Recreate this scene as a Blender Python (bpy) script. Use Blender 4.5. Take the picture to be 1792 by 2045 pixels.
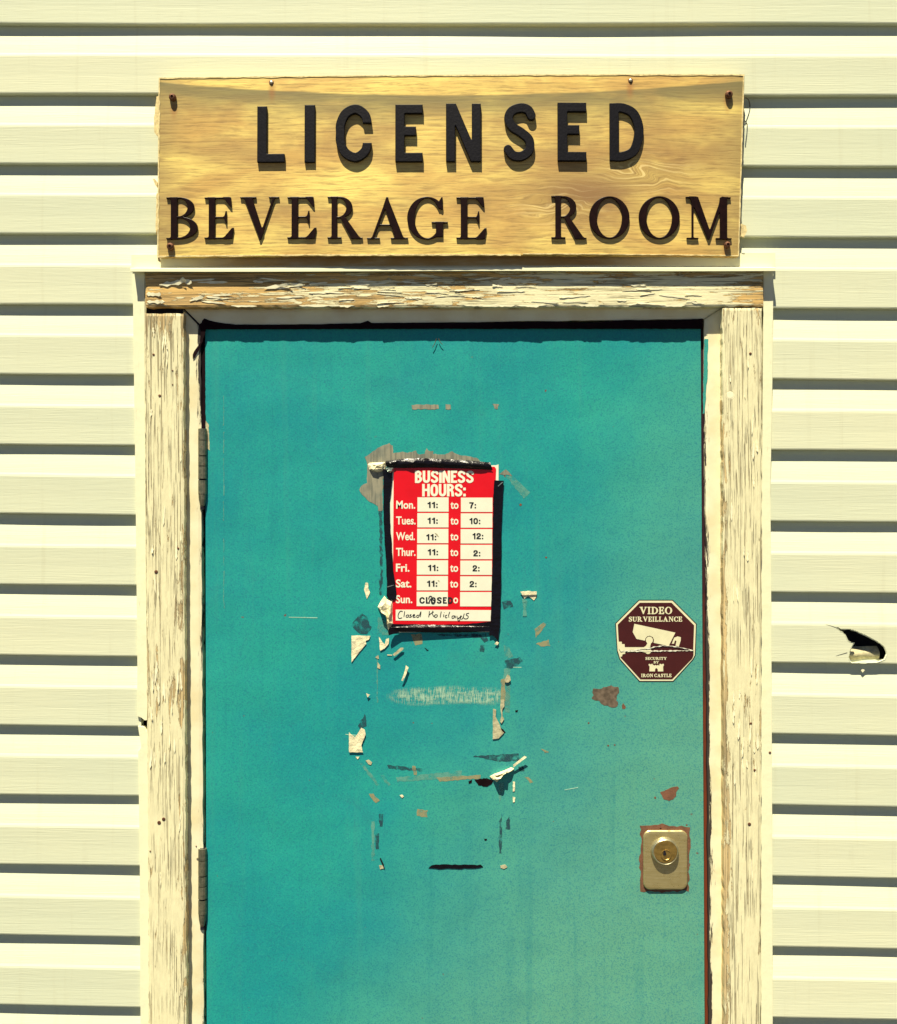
import bpy, bmesh, math, random
import numpy as np
from mathutils import Vector, Matrix
from mathutils.geometry import tessellate_polygon

for o in list(bpy.data.objects): bpy.data.objects.remove(o)
SC = bpy.context.scene
COL = SC.collection
R = math.radians

# ------------------------------------------------------------------ camera, sky, sun, exposure
S = 0.000915                    # metres per picture unit (picture is 1792 x 2045 units) on the trim plane
DIST = 1.84
F = DIST / S
YAW = R(0.75)
CAM = Vector((DIST * math.tan(YAW), -0.013 - DIST, 1.70))
cd = bpy.data.cameras.new('camera'); cam = bpy.data.objects.new('camera', cd); COL.objects.link(cam)
cam.location = CAM; cam.rotation_euler = (R(90), 0, YAW)
cd.sensor_fit = 'HORIZONTAL'; cd.sensor_width = 36; cd.lens = 36 * F / 1792
cd.clip_start = 0.05; cd.clip_end = 3000
SC.camera = cam
SUN = Vector((-0.34, -1.0, 2.5)).normalized()
w = bpy.data.worlds.new('World'); SC.world = w; w.use_nodes = True
wn = w.node_tree; bg = wn.nodes['Background']
sky = wn.nodes.new('ShaderNodeTexSky'); sky.sky_type = 'NISHITA'; sky.sun_disc = False
sky.air_density = 0.28; sky.dust_density = 0.01; sky.ozone_density = 1.6
sky.sun_elevation = math.asin(SUN.z); sky.sun_rotation = math.atan2(SUN.x, SUN.y)
wn.links.new(sky.outputs[0], bg.inputs[0]); bg.inputs[1].default_value = 0.05
sl = bpy.data.lights.new('sun', 'SUN'); sun = bpy.data.objects.new('sun', sl); COL.objects.link(sun)
sl.energy = 5.0; sl.angle = R(0.55); sl.color = (1.0, 0.915, 0.69)
sun.rotation_euler = SUN.to_track_quat('Z', 'Y').to_euler()
SC.view_settings.view_transform = 'Standard'; SC.view_settings.look = 'None'
SC.view_settings.exposure = 0.92; SC.view_settings.gamma = 1
SC.render.engine = 'CYCLES'

# ------------------------------------------------------------------ helpers
ROT = Matrix.Rotation(YAW, 3, 'Z') @ Matrix.Rotation(R(90), 3, 'X')
def P(x, y, Y):
    """point on the vertical plane at depth Y that a picture position looks at"""
    d = ROT @ Vector(((x - 896) / F, -(y - 1022.5) / F, -1))
    t = (Y - CAM.y) / d.y
    return CAM + d * t
def zm(ox, oy, k):
    return lambda pts: [((ox + x / k) / 1.4626, (oy + y / k) / 1.4626) for x, y in pts]
random.seed(7)
WL = {}
def empty(name, loc, label, cat, group=None):
    o = bpy.data.objects.new(name, None); COL.objects.link(o); o.location = loc; WL[o.name] = Vector(loc)
    o.empty_display_size = 0.1
    tag(o, label, cat, group); return o
def tag(o, label=None, cat=None, group=None, kind=None):
    if label: o['label'] = label
    if cat: o['category'] = cat
    if group: o['group'] = group
    if kind: o['kind'] = kind
    return o
def mk(name, verts, faces, mat, parent=None, smooth=False, attr=None):
    v = np.array([tuple(p) for p in verts], dtype=float)
    c = (v.min(0) + v.max(0)) / 2
    me = bpy.data.meshes.new(name)
    me.from_pydata([tuple(p) for p in (v - c)], [], faces)
    if attr is not None:
        a = me.attributes.new('peel', 'FLOAT', 'POINT'); a.data.foreach_set('value', np.array(attr, dtype=np.float32))
    me.update()
    bm = bmesh.new(); bm.from_mesh(me); bmesh.ops.recalc_face_normals(bm, faces=bm.faces); bm.to_mesh(me); bm.free()
    if smooth:
        me.polygons.foreach_set('use_smooth', [True] * len(me.polygons)); 
    me.materials.append(mat)
    o = bpy.data.objects.new(name, me); COL.objects.link(o)
    pl = WL[parent.name] if parent else Vector((0, 0, 0))
    o.location = Vector(c) - pl; WL[o.name] = Vector(c)
    if parent: o.parent = parent
    return o
def box(name, a, b, mat, parent=None):
    x0, y0, z0 = a; x1, y1, z1 = b
    v = [(x0,y0,z0),(x1,y0,z0),(x1,y1,z0),(x0,y1,z0),(x0,y0,z1),(x1,y0,z1),(x1,y1,z1),(x0,y1,z1)]
    f = [(0,1,2,3),(4,5,6,7),(0,1,5,4),(1,2,6,5),(2,3,7,6),(3,0,4,7)]
    return mk(name, v, f, mat, parent)
def ragged(pts, amp, step, seed=0):
    rn = random.Random(seed); out = []
    n = len(pts)
    for i in range(n):
        a = Vector(pts[i]); b = Vector(pts[(i + 1) % n]); L = (b - a).length; k = max(1, int(L / step))
        nrm = Vector((-(b - a).y, (b - a).x)).normalized() if L > 1e-6 else Vector((0, 0))
        for j in range(k):
            p = a + (b - a) * (j / k) + nrm * rn.uniform(-amp, amp)
            out.append((p.x, p.y))
    return out
def prism(name, pts, y, th, mat, parent=None, lift=None):
    """flat piece with an outline in picture units lying at depth y, thickness th behind it; lift(x,y)->metres toward the viewer"""
    base = [P(px, py, y) for px, py in pts]
    fr = []; bk = []
    for (px, py), p in zip(pts, base):
        l = lift(px, py) if lift else 0
        fr.append((p.x, y - l, p.z)); bk.append((p.x, y - l + th, p.z))
    n = len(pts)
    tris = tessellate_polygon([[Vector((px, -py, 0)) for px, py in pts]])
    f = [tuple(t) for t in tris] + [tuple(n + i for i in reversed(t)) for t in tris]
    f += [(i, (i + 1) % n, n + (i + 1) % n, n + i) for i in range(n)]
    return mk(name, fr + bk, f, mat, parent)
def rect(x0, y0, x1, y1): return [(x0, y0), (x1, y0), (x1, y1), (x0, y1)]
def rrect(x0, y0, x1, y1, r, n=5):
    out = []
    for cx, cy, a0 in ((x1 - r, y0 + r, -90), (x1 - r, y1 - r, 0), (x0 + r, y1 - r, 90), (x0 + r, y0 + r, 180)):
        for i in range(n + 1):
            a = R(a0 + 90 * i / n); out.append((cx + r * math.cos(a), cy + r * math.sin(a)))
    return out
def curve_mesh(cu):
    o = bpy.data.objects.new('tmp', cu); COL.objects.link(o)
    dg = bpy.context.evaluated_depsgraph_get(); dg.update()
    e = o.evaluated_get(dg); m = e.to_mesh()
    v = [tuple(x.co) for x in m.vertices]; f = [tuple(p.vertices) for p in m.polygons]
    e.to_mesh_clear(); bpy.data.objects.remove(o); bpy.data.curves.remove(cu)
    return v, f
def loops_mesh(name, loops, y0, th, mat, parent, bevel=0, yfn=None):
    """loops in picture units (y down), even-odd filled, standing out th metres toward the viewer from depth y0"""
    cu = bpy.data.curves.new('tmp', 'CURVE'); cu.dimensions = '2D'; cu.fill_mode = 'BOTH'
    for lp in loops:
        s = cu.splines.new('POLY'); s.points.add(len(lp) - 1)
        for q, (x, y) in zip(s.points, lp): q.co = (x, -y, 0, 1)
        s.use_cyclic_u = True
    hp = th / S / 2
    cu.extrude = max(hp - bevel, 0.01); cu.bevel_depth = bevel; cu.bevel_resolution = 1 if bevel else 0
    if bevel: cu.offset = -bevel
    v, f = curve_mesh(cu)
    return map_px(name, v, f, y0, th, mat, parent, yfn)
def map_px(name, v, f, y0, th, mat, parent, yfn=None):
    out = []
    for x, y, z in v:
        p = P(x, -y, y0)
        yy = yfn(p.x, p.z) if yfn else y0
        out.append((p.x, yy - th / 2 - z * S, p.z))
    return mk(name, out, f, mat, parent)
def text(name, body, bx, y0, th, mat, parent, bold=0.0, shear=0.0):
    """built-in sans lettering fitted to a box (x0, ytop, x1, ybottom) in picture units"""
    cu = bpy.data.curves.new('tmp', 'FONT'); cu.body = body; cu.size = 10; cu.offset = bold * 10; cu.fill_mode = 'FRONT'; cu.resolution_u = 4
    v, f = curve_mesh(cu)
    a = np.array(v); lo = a.min(0); hi = a.max(0)
    x0, yt, x1, yb = bx
    out = []
    for x, y, z in v:
        out.append((x0 + (x - lo[0]) / (hi[0] - lo[0]) * (x1 - x0), -(yb + (y - lo[1]) / (hi[1] - lo[1]) * (yt - yb)), 0))
    return map_px(name, out, f, y0, th, mat, parent)
def tube(name, pts, r, mat, parent=None, seg=8, rf=None):
    v = []; f = []
    for i, p in enumerate(pts):
        p = Vector(p)
        t = (Vector(pts[min(i + 1, len(pts) - 1)]) - Vector(pts[max(i - 1, 0)])).normalized()
        a = t.cross(Vector((0.3, 1, 0.2))).normalized(); b = t.cross(a)
        rr = rf(i / (len(pts) - 1)) if rf else r
        for k in range(seg):
            th = 2 * math.pi * k / seg; v.append(p + a * rr * math.cos(th) + b * rr * math.sin(th))
    for i in range(len(pts) - 1):
        for k in range(seg):
            f.append((i * seg + k, i * seg + (k + 1) % seg, (i + 1) * seg + (k + 1) % seg, (i + 1) * seg + k))
    f.append(tuple(range(seg))); f.append(tuple((len(pts) - 1) * seg + k for k in range(seg)))
    return mk(name, v, f, mat, parent, smooth=False)
def lathe(name, c, prof, mat, parent=None, seg=28, smooth=False):
    """turned piece about the axis pointing at the viewer; prof = (radius, distance out) in metres"""
    v = []; f = []
    for r, d in prof:
        for k in range(seg):
            a = 2 * math.pi * k / seg; v.append((c[0] + r * math.cos(a), c[1] - d, c[2] + r * math.sin(a)))
    for i in range(len(prof) - 1):
        for k in range(seg):
            f.append((i * seg + k, i * seg + (k + 1) % seg, (i + 1) * seg + (k + 1) % seg, (i + 1) * seg + k))
    f.append(tuple((len(prof) - 1) * seg + k for k in range(seg)))
    return mk(name, v, f, mat, parent, smooth)

# ------------------------------------------------------------------ materials
class Mat:
    def __init__(s, name, rough=0.6, metal=0.0, spec=0.4):
        s.m = bpy.data.materials.new(name); s.m.use_nodes = True; s.t = s.m.node_tree
        s.b = s.t.nodes['Principled BSDF']
        s.b.inputs['Roughness'].default_value = rough; s.b.inputs['Metallic'].default_value = metal
        s.b.inputs['Specular IOR Level'].default_value = spec
        s.pos = s.n('ShaderNodeNewGeometry').outputs['Position']
    def n(s, typ, ins=None, **props):
        nd = s.t.nodes.new(typ)
        for k, v in props.items(): setattr(nd, k, v)
        for k, v in (ins or {}).items(): s.put(nd.inputs[k], v)
        return nd
    def put(s, sock, v):
        if isinstance(v, bpy.types.NodeSocket): s.t.links.new(v, sock)
        else: sock.default_value = v
    def sc(s, x, y, z, vec=None, off=(0, 0, 0)):
        a = s.n('ShaderNodeVectorMath', {0: vec or s.pos, 1: (x, y, z)}, operation='MULTIPLY').outputs[0]
        return s.n('ShaderNodeVectorMath', {0: a, 1: off}, operation='ADD').outputs[0]
    def noise(s, vec, scale=1, detail=4, rough=0.55, dist=0.0):
        return s.n('ShaderNodeTexNoise', {'Vector': vec, 'Scale': scale, 'Detail': detail, 'Roughness': rough, 'Distortion': dist}).outputs['Fac']
    def ma(s, op, a, b=0.0, c=0.0, clamp=False):
        return s.n('ShaderNodeMath', {0: a, 1: b, 2: c}, operation=op, use_clamp=clamp).outputs[0]
    def step(s, v, lo, hi, a=0.0, b=1.0):
        return s.n('ShaderNodeMapRange', {'Value': v, 'From Min': lo, 'From Max': hi, 'To Min': a, 'To Max': b}, interpolation_type='SMOOTHSTEP').outputs[0]
    def mix(s, f, a, b):
        nd = s.n('ShaderNodeMix', data_type='RGBA')
        s.put(nd.inputs[0], f)
        for i, v in ((6, a), (7, b)):
            s.put(nd.inputs[i], v if isinstance(v, bpy.types.NodeSocket) else (*v, 1))
        return nd.outputs[2]
    def xyz(s):
        n = s.n('ShaderNodeSeparateXYZ', {0: s.pos}); return n.outputs
    def blob(s, x, z, rx, rz):
        """1 at a place on the wall, fading to 0 at radius rx, rz"""
        o = s.xyz()
        a = s.ma('DIVIDE', s.ma('SUBTRACT', o[0], x), rx); b = s.ma('DIVIDE', s.ma('SUBTRACT', o[2], z), rz)
        d = s.ma('SQRT', s.ma('ADD', s.ma('MULTIPLY', a, a), s.ma('MULTIPLY', b, b)))
        return s.step(d, 0.0, 1.0, 1.0, 0.0)
    def col(s, c): s.put(s.b.inputs['Base Color'], c if isinstance(c, bpy.types.NodeSocket) else (*c, 1)); return s
    def rough(s, v): s.put(s.b.inputs['Roughness'], v); return s
    def bump(s, h, dist=0.001, st=1.0):
        nd = s.n('ShaderNodeBump', {'Height': h, 'Distance': dist, 'Strength': st})
        s.t.links.new(nd.outputs[0], s.b.inputs['Normal']); return s
def simple(name, c, rough=0.6, metal=0.0, spec=0.4, var=0.15, nscale=60, bump=0.0003):
    m = Mat(name, rough, metal, spec); n = m.noise(m.pos, nscale, 5)
    f = m.step(n, 0.3, 0.7)
    m.col(m.mix(f, tuple(x * (1 - var) for x in c), tuple(min(1, x * (1 + var)) for x in c)))
    if bump: m.bump(n, bump)
    return m.m
def wz(y): return P(896, y, 0).z
def wx(x): return P(x, 1022, 0).x

def m_siding():
    m = Mat('vinyl_siding', 0.55, 0, 0.35)
    g = m.noise(m.sc(9, 1, 300), 1, 4, 0.65, 1.2)
    big = m.noise(m.sc(1.6, 1, 3.0), 1, 3)
    c = m.mix(m.step(big, 0.3, 0.7), (0.70, 0.725, 0.53), (0.755, 0.755, 0.535))
    c = m.mix(m.step(g, 0.35, 0.66, 0.14, 0), c, (0.52, 0.58, 0.45))
    rnd = m.n('ShaderNodeObjectInfo').outputs['Random']; c = m.mix(m.step(rnd, 0.0, 1.0, 0.0, 0.34), c, (0.60, 0.66, 0.50))
    d = m.noise(m.sc(22, 1, 6, off=(3, 0, 9)), 1, 5, 0.6)
    c = m.mix(m.step(d, 0.62, 0.8, 0, 0.25), c, (0.55, 0.54, 0.38))
    ds = m.noise(m.sc(55, 1, 2.2, off=(0, 0, 4)), 1, 4, 0.6)
    c = m.mix(m.step(ds, 0.55, 0.75, 0, 0.22), c, (0.52, 0.50, 0.33))
    spk = m.noise(m.pos, 210, 3, 0.6); c = m.mix(m.step(spk, 0.70, 0.76, 0, 0.4), c, (0.36, 0.33, 0.20))
    m.col(c); m.bump(g, 0.0006, 0.6); return m.m
def m_paint_wood(name, axis, paint=(0.88, 0.82, 0.52), w1=(0.74, 0.48, 0.17), w2=(0.52, 0.35, 0.145)):
    m = Mat(name, 0.75, 0, 0.25)
    pe = m.n('ShaderNodeAttribute', attribute_name='peel').outputs['Fac']
    along, across = (4.0, 150.0)
    def st(a, b, off=(0, 0, 0)):
        return m.sc(a if axis == 'x' else b, 20, b if axis == 'x' else a, off=off)
    n1 = m.noise(st(9, 100), 1, 6, 0.68, 0.9)
    n2 = m.noise(st(40, 130, (5, 1, 7)), 1, 6, 0.7)
    nn = m.ma('ADD', m.ma('MULTIPLY', n1, 0.72), m.ma('MULTIPLY', n2, 0.28))
    nn = m.step(nn, 0.28, 0.72)
    dlt = m.ma('SUBTRACT', nn, pe)
    pm = m.step(dlt, -0.02, 0.035)
    cr = m.noise(st(8.0, 430, (1, 4, 2)), 1, 3, 0.6, 0.5)
    crm = m.step(cr, 0.39, 0.44, 1, 0)
    crm = m.ma('MULTIPLY', crm, m.step(m.noise(st(7, 22, (8, 1, 3)), 1, 3), 0.36, 0.56))
    gr = m.noise(st(5, 330), 1, 7, 0.65, 0.5)
    wood = m.mix(m.step(m.noise(st(2.5, 26, (2, 6, 1)), 1, 4), 0.35, 0.65), w1, w2)
    wood = m.mix(m.step(gr, 0.40, 0.50, 0.6, 0), wood, (0.20, 0.135, 0.06))
    pc = m.mix(m.step(n2, 0.3, 0.7), paint, tuple(x * 0.86 for x in paint))
    pc = m.mix(m.step(dlt, 0.02, 0.16, 0.45, 0), pc, (0.60, 0.50, 0.28))
    c = m.mix(pm, wood, pc)
    c = m.mix(m.ma('MULTIPLY', crm, 0.66), c, (0.25, 0.18, 0.085))
    m.col(c)
    h = m.ma('ADD', m.ma('MULTIPLY', pm, 0.6), m.ma('MULTIPLY', gr, 0.5))
    h = m.ma('SUBTRACT', h, m.ma('MULTIPLY', crm, 0.7))
    h = m.ma('ADD', h, m.ma('MULTIPLY', n2, 0.35))
    m.bump(h, 0.0016, 1.0); return m.m
def m_white(name, c, dirt=(0.5, 0.42, 0.26)):
    m = Mat(name, 0.5, 0, 0.4)
    n = m.noise(m.pos, 26, 6, 0.62); n2 = m.noise(m.sc(140, 40, 18), 1, 5, 0.6)
    cc = m.mix(m.step(n, 0.56, 0.78, 0, 0.35), c, dirt)
    cc = m.mix(m.step(n2, 0.64, 0.76, 0, 0.5), cc, (0.28, 0.22, 0.13))
    m.col(cc); m.bump(n, 0.0012, 0.7); return m.m
def m_jamb():
    m = Mat('jamb_paint', 0.6, 0, 0.35)
    n = m.noise(m.sc(190, 30, 16), 1, 7, 0.7, 0.5); e = m.n('ShaderNodeAttribute', attribute_name='peel').outputs['Fac']
    b = m.noise(m.pos, 18, 4)
    c = m.mix(m.step(b, 0.35, 0.7), (0.86, 0.81, 0.56), (0.78, 0.69, 0.43))
    msk = m.step(m.ma('ADD', n, m.ma('MULTIPLY', e, 0.42)), 0.70, 0.76)
    c = m.mix(msk, c, (0.045, 0.035, 0.03))
    m.col(c); m.bump(m.ma('SUBTRACT', m.ma('MULTIPLY', b, 0.6), msk), 0.0012, 0.8); return m.m
def m_sign():
    m = Mat('varnished_plywood', 0.5, 0, 0.3)
    o = m.xyz()
    wx = lambda x: P(x, 1022, -0.03).x
    wz = lambda y: P(896, y, -0.03).z
    wob = m.noise(m.sc(6.5, 1, 13), 1, 3, 0.5, 0.6)
    knot = m.ma('ADD', m.blob(wx(1290), wz(345), 0.13, 0.055), m.ma('MULTIPLY', m.blob(wx(1120), wz(410), 0.13, 0.06), 0.9))
    amp = m.ma('ADD', 0.012, m.ma('MULTIPLY', knot, 0.10))
    zz = m.ma('ADD', o[2], m.ma('MULTIPLY', m.ma('SUBTRACT', wob, 0.5), amp))
    cmb = m.n('ShaderNodeCombineXYZ', {0: m.ma('MULTIPLY', o[0], 3), 1: 0.0, 2: m.ma('MULTIPLY', zz, 190)}).outputs[0]
    band = m.noise(cmb, 1, 4, 0.6)
    cmb2 = m.n('ShaderNodeCombineXYZ', {0: m.ma('MULTIPLY', o[0], 16), 1: 0.0, 2: m.ma('MULTIPLY', zz, 300)}).outputs[0]
    fine = m.noise(cmb2, 1, 4, 0.7)
    big = m.noise(m.sc(5.5, 1, 15, off=(7.3, 0, 1.1)), 1, 4, 0.6, 0.5)
    c = m.mix(m.step(big, 0.33, 0.64), (0.95, 0.73, 0.21), (0.66, 0.42, 0.125))
    # grey-brown dirt settled in and round the lettering and along the ends
    b2 = m.noise(m.sc(7, 1, 10, off=(1.7, 0, 5.2)), 1, 4, 0.6)
    row = m.ma('ADD', m.step(m.ma('ABSOLUTE', m.ma('SUBTRACT', o[2], wz(262))), 0.03, 0.085, 0.5, 0), m.step(m.ma('ABSOLUTE', m.ma('SUBTRACT', o[2], wz(435))), 0.02, 0.07, 0.6, 0))
    c = m.mix(m.ma('MULTIPLY', row, m.step(b2, 0.38, 0.62)), c, (0.34, 0.225, 0.09))
    br = m.ma('ADD', m.blob(wx(1170), wz(390), 0.24, 0.11), m.ma('MULTIPLY', m.blob(wx(1380), wz(310), 0.14, 0.10), 0.6))
    c = m.mix(m.ma('MULTIPLY', br, m.step(b2, 0.3, 0.6, 0.5, 0.95)), c, (0.29, 0.16, 0.07))
    eg = m.ma('ADD', m.step(o[0], wx(400), wx(300), 0, 0.75), m.step(o[0], wx(1400), wx(1500), 0, 0.8)); c = m.mix(m.ma('MULTIPLY', eg, m.step(big, 0.25, 0.55)), c, (0.42, 0.32, 0.12))
    c = m.mix(m.ma('MULTIPLY', m.step(band, 0.44, 0.56, 1, 0), m.ma('ADD', 0.16, m.ma('MULTIPLY', knot, 0.35))), c, (0.30, 0.17, 0.06))
    c = m.mix(m.ma('MULTIPLY', m.step(band, 0.53, 0.60), m.ma('MULTIPLY', knot, 0.5)), c, (0.92, 0.74, 0.36))
    c = m.mix(m.step(fine, 0.36, 0.53, 0.6, 0), c, (0.26, 0.155, 0.055))
    # tide mark along the top: a curved line with a dark, fading stain under it
    u = m.ma('DIVIDE', m.ma('SUBTRACT', o[0], wx(915)), wx(1489) - wx(915))
    zb = m.ma('ADD', wz(187), m.ma('MULTIPLY', m.ma('MULTIPLY', u, u), wz(158) - wz(187)))
    zb = m.ma('ADD', zb, m.ma('MULTIPLY', m.ma('SUBTRACT', m.noise(m.sc(9, 0, 0), 1, 3), 0.5), 0.006))
    dd = m.ma('SUBTRACT', zb, o[2])
    st = m.ma('MULTIPLY', m.step(dd, -0.0005, 0.003), m.step(dd, 0.004, 0.07, 1, 0))
    st = m.ma('MULTIPLY', st, m.step(m.noise(m.sc(7, 1, 40), 1, 4), 0.2, 0.55, 0.3, 0.85))
    c = m.mix(st, c, (0.19, 0.165, 0.075))
    for x, y in ((542, 176), (1260, 174), (1456, 202), (345, 210), (341, 503), (1453, 498)):
        c = m.mix(m.ma('MULTIPLY', m.blob(wx(x), wz(y), 0.010, 0.028), 0.55), c, (0.36, 0.13, 0.035))
    m.col(c); m.rough(m.step(fine, 0.3, 0.7, 0.62, 0.42))
    m.bump(fine, 0.0004, 0.8); return m.m
def m_door():
    m = Mat('teal_door_paint', 0.5, 0, 0.22)
    o = m.xyz()
    sp = m.noise(m.pos, 520, 2, 0.6); b1 = m.noise(m.sc(3.5, 1, 3.0), 1, 5, 0.6)
    c = m.mix(m.step(b1, 0.3, 0.72), (0.012, 0.28, 0.30), (0.020, 0.365, 0.295))
    # paler, greener toward the lock side: a light leak mixed into the paint colour
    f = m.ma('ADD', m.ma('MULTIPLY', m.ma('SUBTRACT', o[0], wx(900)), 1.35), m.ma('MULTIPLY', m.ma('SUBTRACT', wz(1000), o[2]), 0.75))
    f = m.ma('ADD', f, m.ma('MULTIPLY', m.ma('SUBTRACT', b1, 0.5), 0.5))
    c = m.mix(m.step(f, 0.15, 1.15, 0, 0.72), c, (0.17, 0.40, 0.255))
    # darker handled area below the hours card and above it
    dk = m.ma('ADD', m.blob(wx(840), wz(1460), 0.16, 0.12), m.blob(wx(800), wz(770), 0.14, 0.05))
    dk = m.ma('ADD', dk, m.ma('MULTIPLY', m.blob(wx(470), wz(1250), 0.10, 0.55), 0.6))
    c = m.mix(m.ma('MULTIPLY', dk, 0.24), c, (0.015, 0.20, 0.29))
    c = m.mix(m.step(sp, 0.48, 0.66, 0, 0.55), c, (0.012, 0.17, 0.25))
    stk_ = m.noise(m.sc(38, 1, 1.6, off=(2, 0, 3)), 1, 4, 0.6)
    c = m.mix(m.step(stk_, 0.52, 0.74, 0, 0.30), c, (0.05, 0.33, 0.28)); c = m.mix(m.step(stk_, 0.45, 0.28, 0, 0.25), c, (0.012, 0.20, 0.24))
    gm = m.noise(m.sc(9, 1, 12, off=(4, 0, 8)), 1, 5, 0.65, 0.8); c = m.mix(m.step(gm, 0.56, 0.74, 0, 0.22), c, (0.03, 0.20, 0.22))
    gs = m.noise(m.pos, 260, 3, 0.7); c = m.mix(m.step(gs, 0.52, 0.68, 0, 0.24), c, (0.03, 0.20, 0.26)); c = m.mix(m.step(gs, 0.46, 0.34, 0, 0.22), c, (0.05, 0.42, 0.33))
    # small chips down to rust
    ch = m.noise(m.pos, 60, 3, 0.6); near = m.blob(wx(1390), wz(1690), 0.10, 0.22)
    c = m.mix(m.step(m.ma('ADD', ch, m.ma('MULTIPLY', near, 0.12)), 0.755, 0.775, 0, 0.85), c, (0.16, 0.06, 0.045))
    c = m.mix(m.step(m.noise(m.pos, 95, 4, 0.6), 0.735, 0.75, 0, 0.6), c, (0.06, 0.14, 0.17))
    m.col(c); m.rough(m.step(b1, 0.3, 0.7, 0.45, 0.56)); dn = m.noise(m.sc(7, 1, 7), 1, 2, 0.4)
    m.bump(m.ma('ADD', m.ma('MULTIPLY', sp, 0.12), m.ma('MULTIPLY', dn, 3.0)), 0.0016, 0.9); return m.m
def m_bare():
    m = Mat('bare_metal_primer', 0.6, 0.1, 0.4)
    g = m.noise(m.sc(260, 1, 14), 1, 5, 0.6); b = m.noise(m.pos, 40, 4)
    c = m.mix(m.step(b, 0.35, 0.65), (0.33, 0.31, 0.22), (0.22, 0.23, 0.18))
    c = m.mix(m.step(g, 0.42, 0.55, 0.6, 0), c, (0.13, 0.14, 0.11)); m.col(c); m.bump(g, 0.0003); return m.m
def m_rust():
    m = Mat('rusty_steel', 0.85, 0, 0.2)
    n = m.noise(m.pos, 70, 6, 0.65); n2 = m.noise(m.pos, 400, 4)
    c = m.mix(m.step(n, 0.35, 0.65), (0.15, 0.075, 0.045), (0.23, 0.105, 0.06)); c = m.mix(m.step(n2, 0.5, 0.7, 0, 0.5), c, (0.09, 0.035, 0.03))
    m.col(c); m.bump(n2, 0.0005); return m.m
def m_edge():
    m = Mat('door_edge', 0.8, 0, 0.2)
    o = m.xyz(); n = m.noise(m.sc(60, 60, 20), 1, 5, 0.6)
    f = m.step(m.ma('ADD', o[2], m.ma('MULTIPLY', m.ma('SUBTRACT', n, 0.5), 0.7)), wz(1620), wz(1000), 1, 0)
    m.col(m.mix(f, (0.030, 0.010, 0.018), (0.17, 0.035, 0.012))); m.bump(n, 0.0008); return m.m
def m_brass():
    m = Mat('brushed_lock_metal', 0.34, 0.7, 0.5)
    n = m.noise(m.sc(20, 20, 300), 1, 4); b = m.noise(m.pos, 90, 4)
    c = m.mix(m.step(n, 0.3, 0.7), (0.56, 0.45, 0.20), (0.66, 0.55, 0.28)); c = m.mix(m.step(b, 0.58, 0.75, 0, 0.5), c, (0.34, 0.24, 0.09))
    m.col(c); m.rough(m.step(b, 0.3, 0.7, 0.26, 0.46)); m.bump(n, 0.00015); return m.m
def m_asphalt():
    m = Mat('asphalt', 0.9, 0, 0.3)
    n = m.noise(m.pos, 140, 4, 0.7); b = m.noise(m.pos, 0.7, 5)
    c = m.mix(m.step(n, 0.35, 0.7), (0.035, 0.035, 0.036), (0.085, 0.083, 0.08)); c = m.mix(m.step(b, 0.4, 0.7, 0, 0.4), c, (0.09, 0.085, 0.075))
    m.col(c); m.bump(n, 0.004); return m.m
def m_hinge():
    m = Mat('aged_hinge_steel', 0.45, 0.6, 0.5)
    n = m.noise(m.pos, 130, 5); c = m.mix(m.step(n, 0.35, 0.65), (0.14, 0.145, 0.10), (0.26, 0.24, 0.16)); c = m.mix(m.step(n, 0.6, 0.7, 0, 0.7), c, (0.16, 0.07, 0.04))
    m.col(c); m.bump(n, 0.0003); return m.m
def m_residue(name, c, cover=0.5, sc=(40, 1, 160)):
    m = Mat(name, 0.8, 0, 0.2)
    n = m.noise(m.sc(*sc), 1, 5, 0.65); m.col(c)
    al = m.step(n, cover - 0.14, cover + 0.14, 0.0, 0.62); m.put(m.b.inputs['Alpha'], al); return m.m

SIDING = m_siding()
HEAD = m_paint_wood('flaking_header_paint', 'x')
POST = m_paint_wood('flaking_post_paint', 'z', w1=(0.72, 0.53, 0.25), w2=(0.54, 0.44, 0.25))
VINYL = m_white('white_vinyl_trim', (0.86, 0.84, 0.58), (0.74, 0.66, 0.38))
def m_flash():
    m = Mat('stained_white_flashing', 0.5, 0, 0.4); n = m.noise(m.sc(14, 14, 60), 1, 5, 0.6); o = m.xyz()
    a = m.step(o[0], wx(290), wx(520)); b = m.step(o[0], wx(1440), wx(1150)); z = m.step(o[2], wz(537), wz(530))
    k = m.ma('MULTIPLY', m.ma('MULTIPLY', a, b), m.ma('MULTIPLY', z, m.step(n, 0.25, 0.6, 0.7, 1.0)))
    m.col(m.mix(k, (0.86, 0.84, 0.58), (0.50, 0.30, 0.095))); m.bump(n, 0.0008, 0.6); return m.m
FLASH = m_flash()
JAMB = m_jamb(); SIGN = m_sign(); DOOR = m_door(); BARE = m_bare(); RUST = m_rust(); RUSTG = simple('grey_brown_rust', (0.14, 0.105, 0.075), 0.85, spec=0.2, var=0.35, nscale=120, bump=0.0005); EDGE = m_edge(); BRASS = m_brass(); HINGE = m_hinge()
FLAKE = simple('paint_film', (0.86, 0.81, 0.56), 0.7, var=0.1)
PLYEDGE = simple('plywood_edge', (0.72, 0.58, 0.28), 0.8, var=0.25, nscale=160)
BLACKL = simple('black_plastic_letter', (0.004, 0.0035, 0.007), 0.5, spec=0.15, var=0.3, nscale=240, bump=0.0004)
BLACKS = simple('black_gloss_letter', (0.012, 0.004, 0.003), 0.36, spec=0.15, var=0.3, nscale=120, bump=0.0002)
BOLT = simple('rusty_bolt', (0.17, 0.075, 0.04), 0.6, 0.5, var=0.4, nscale=300)
SCREW = simple('zinc_screw', (0.55, 0.50, 0.33), 0.35, 0.8, var=0.2)
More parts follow.
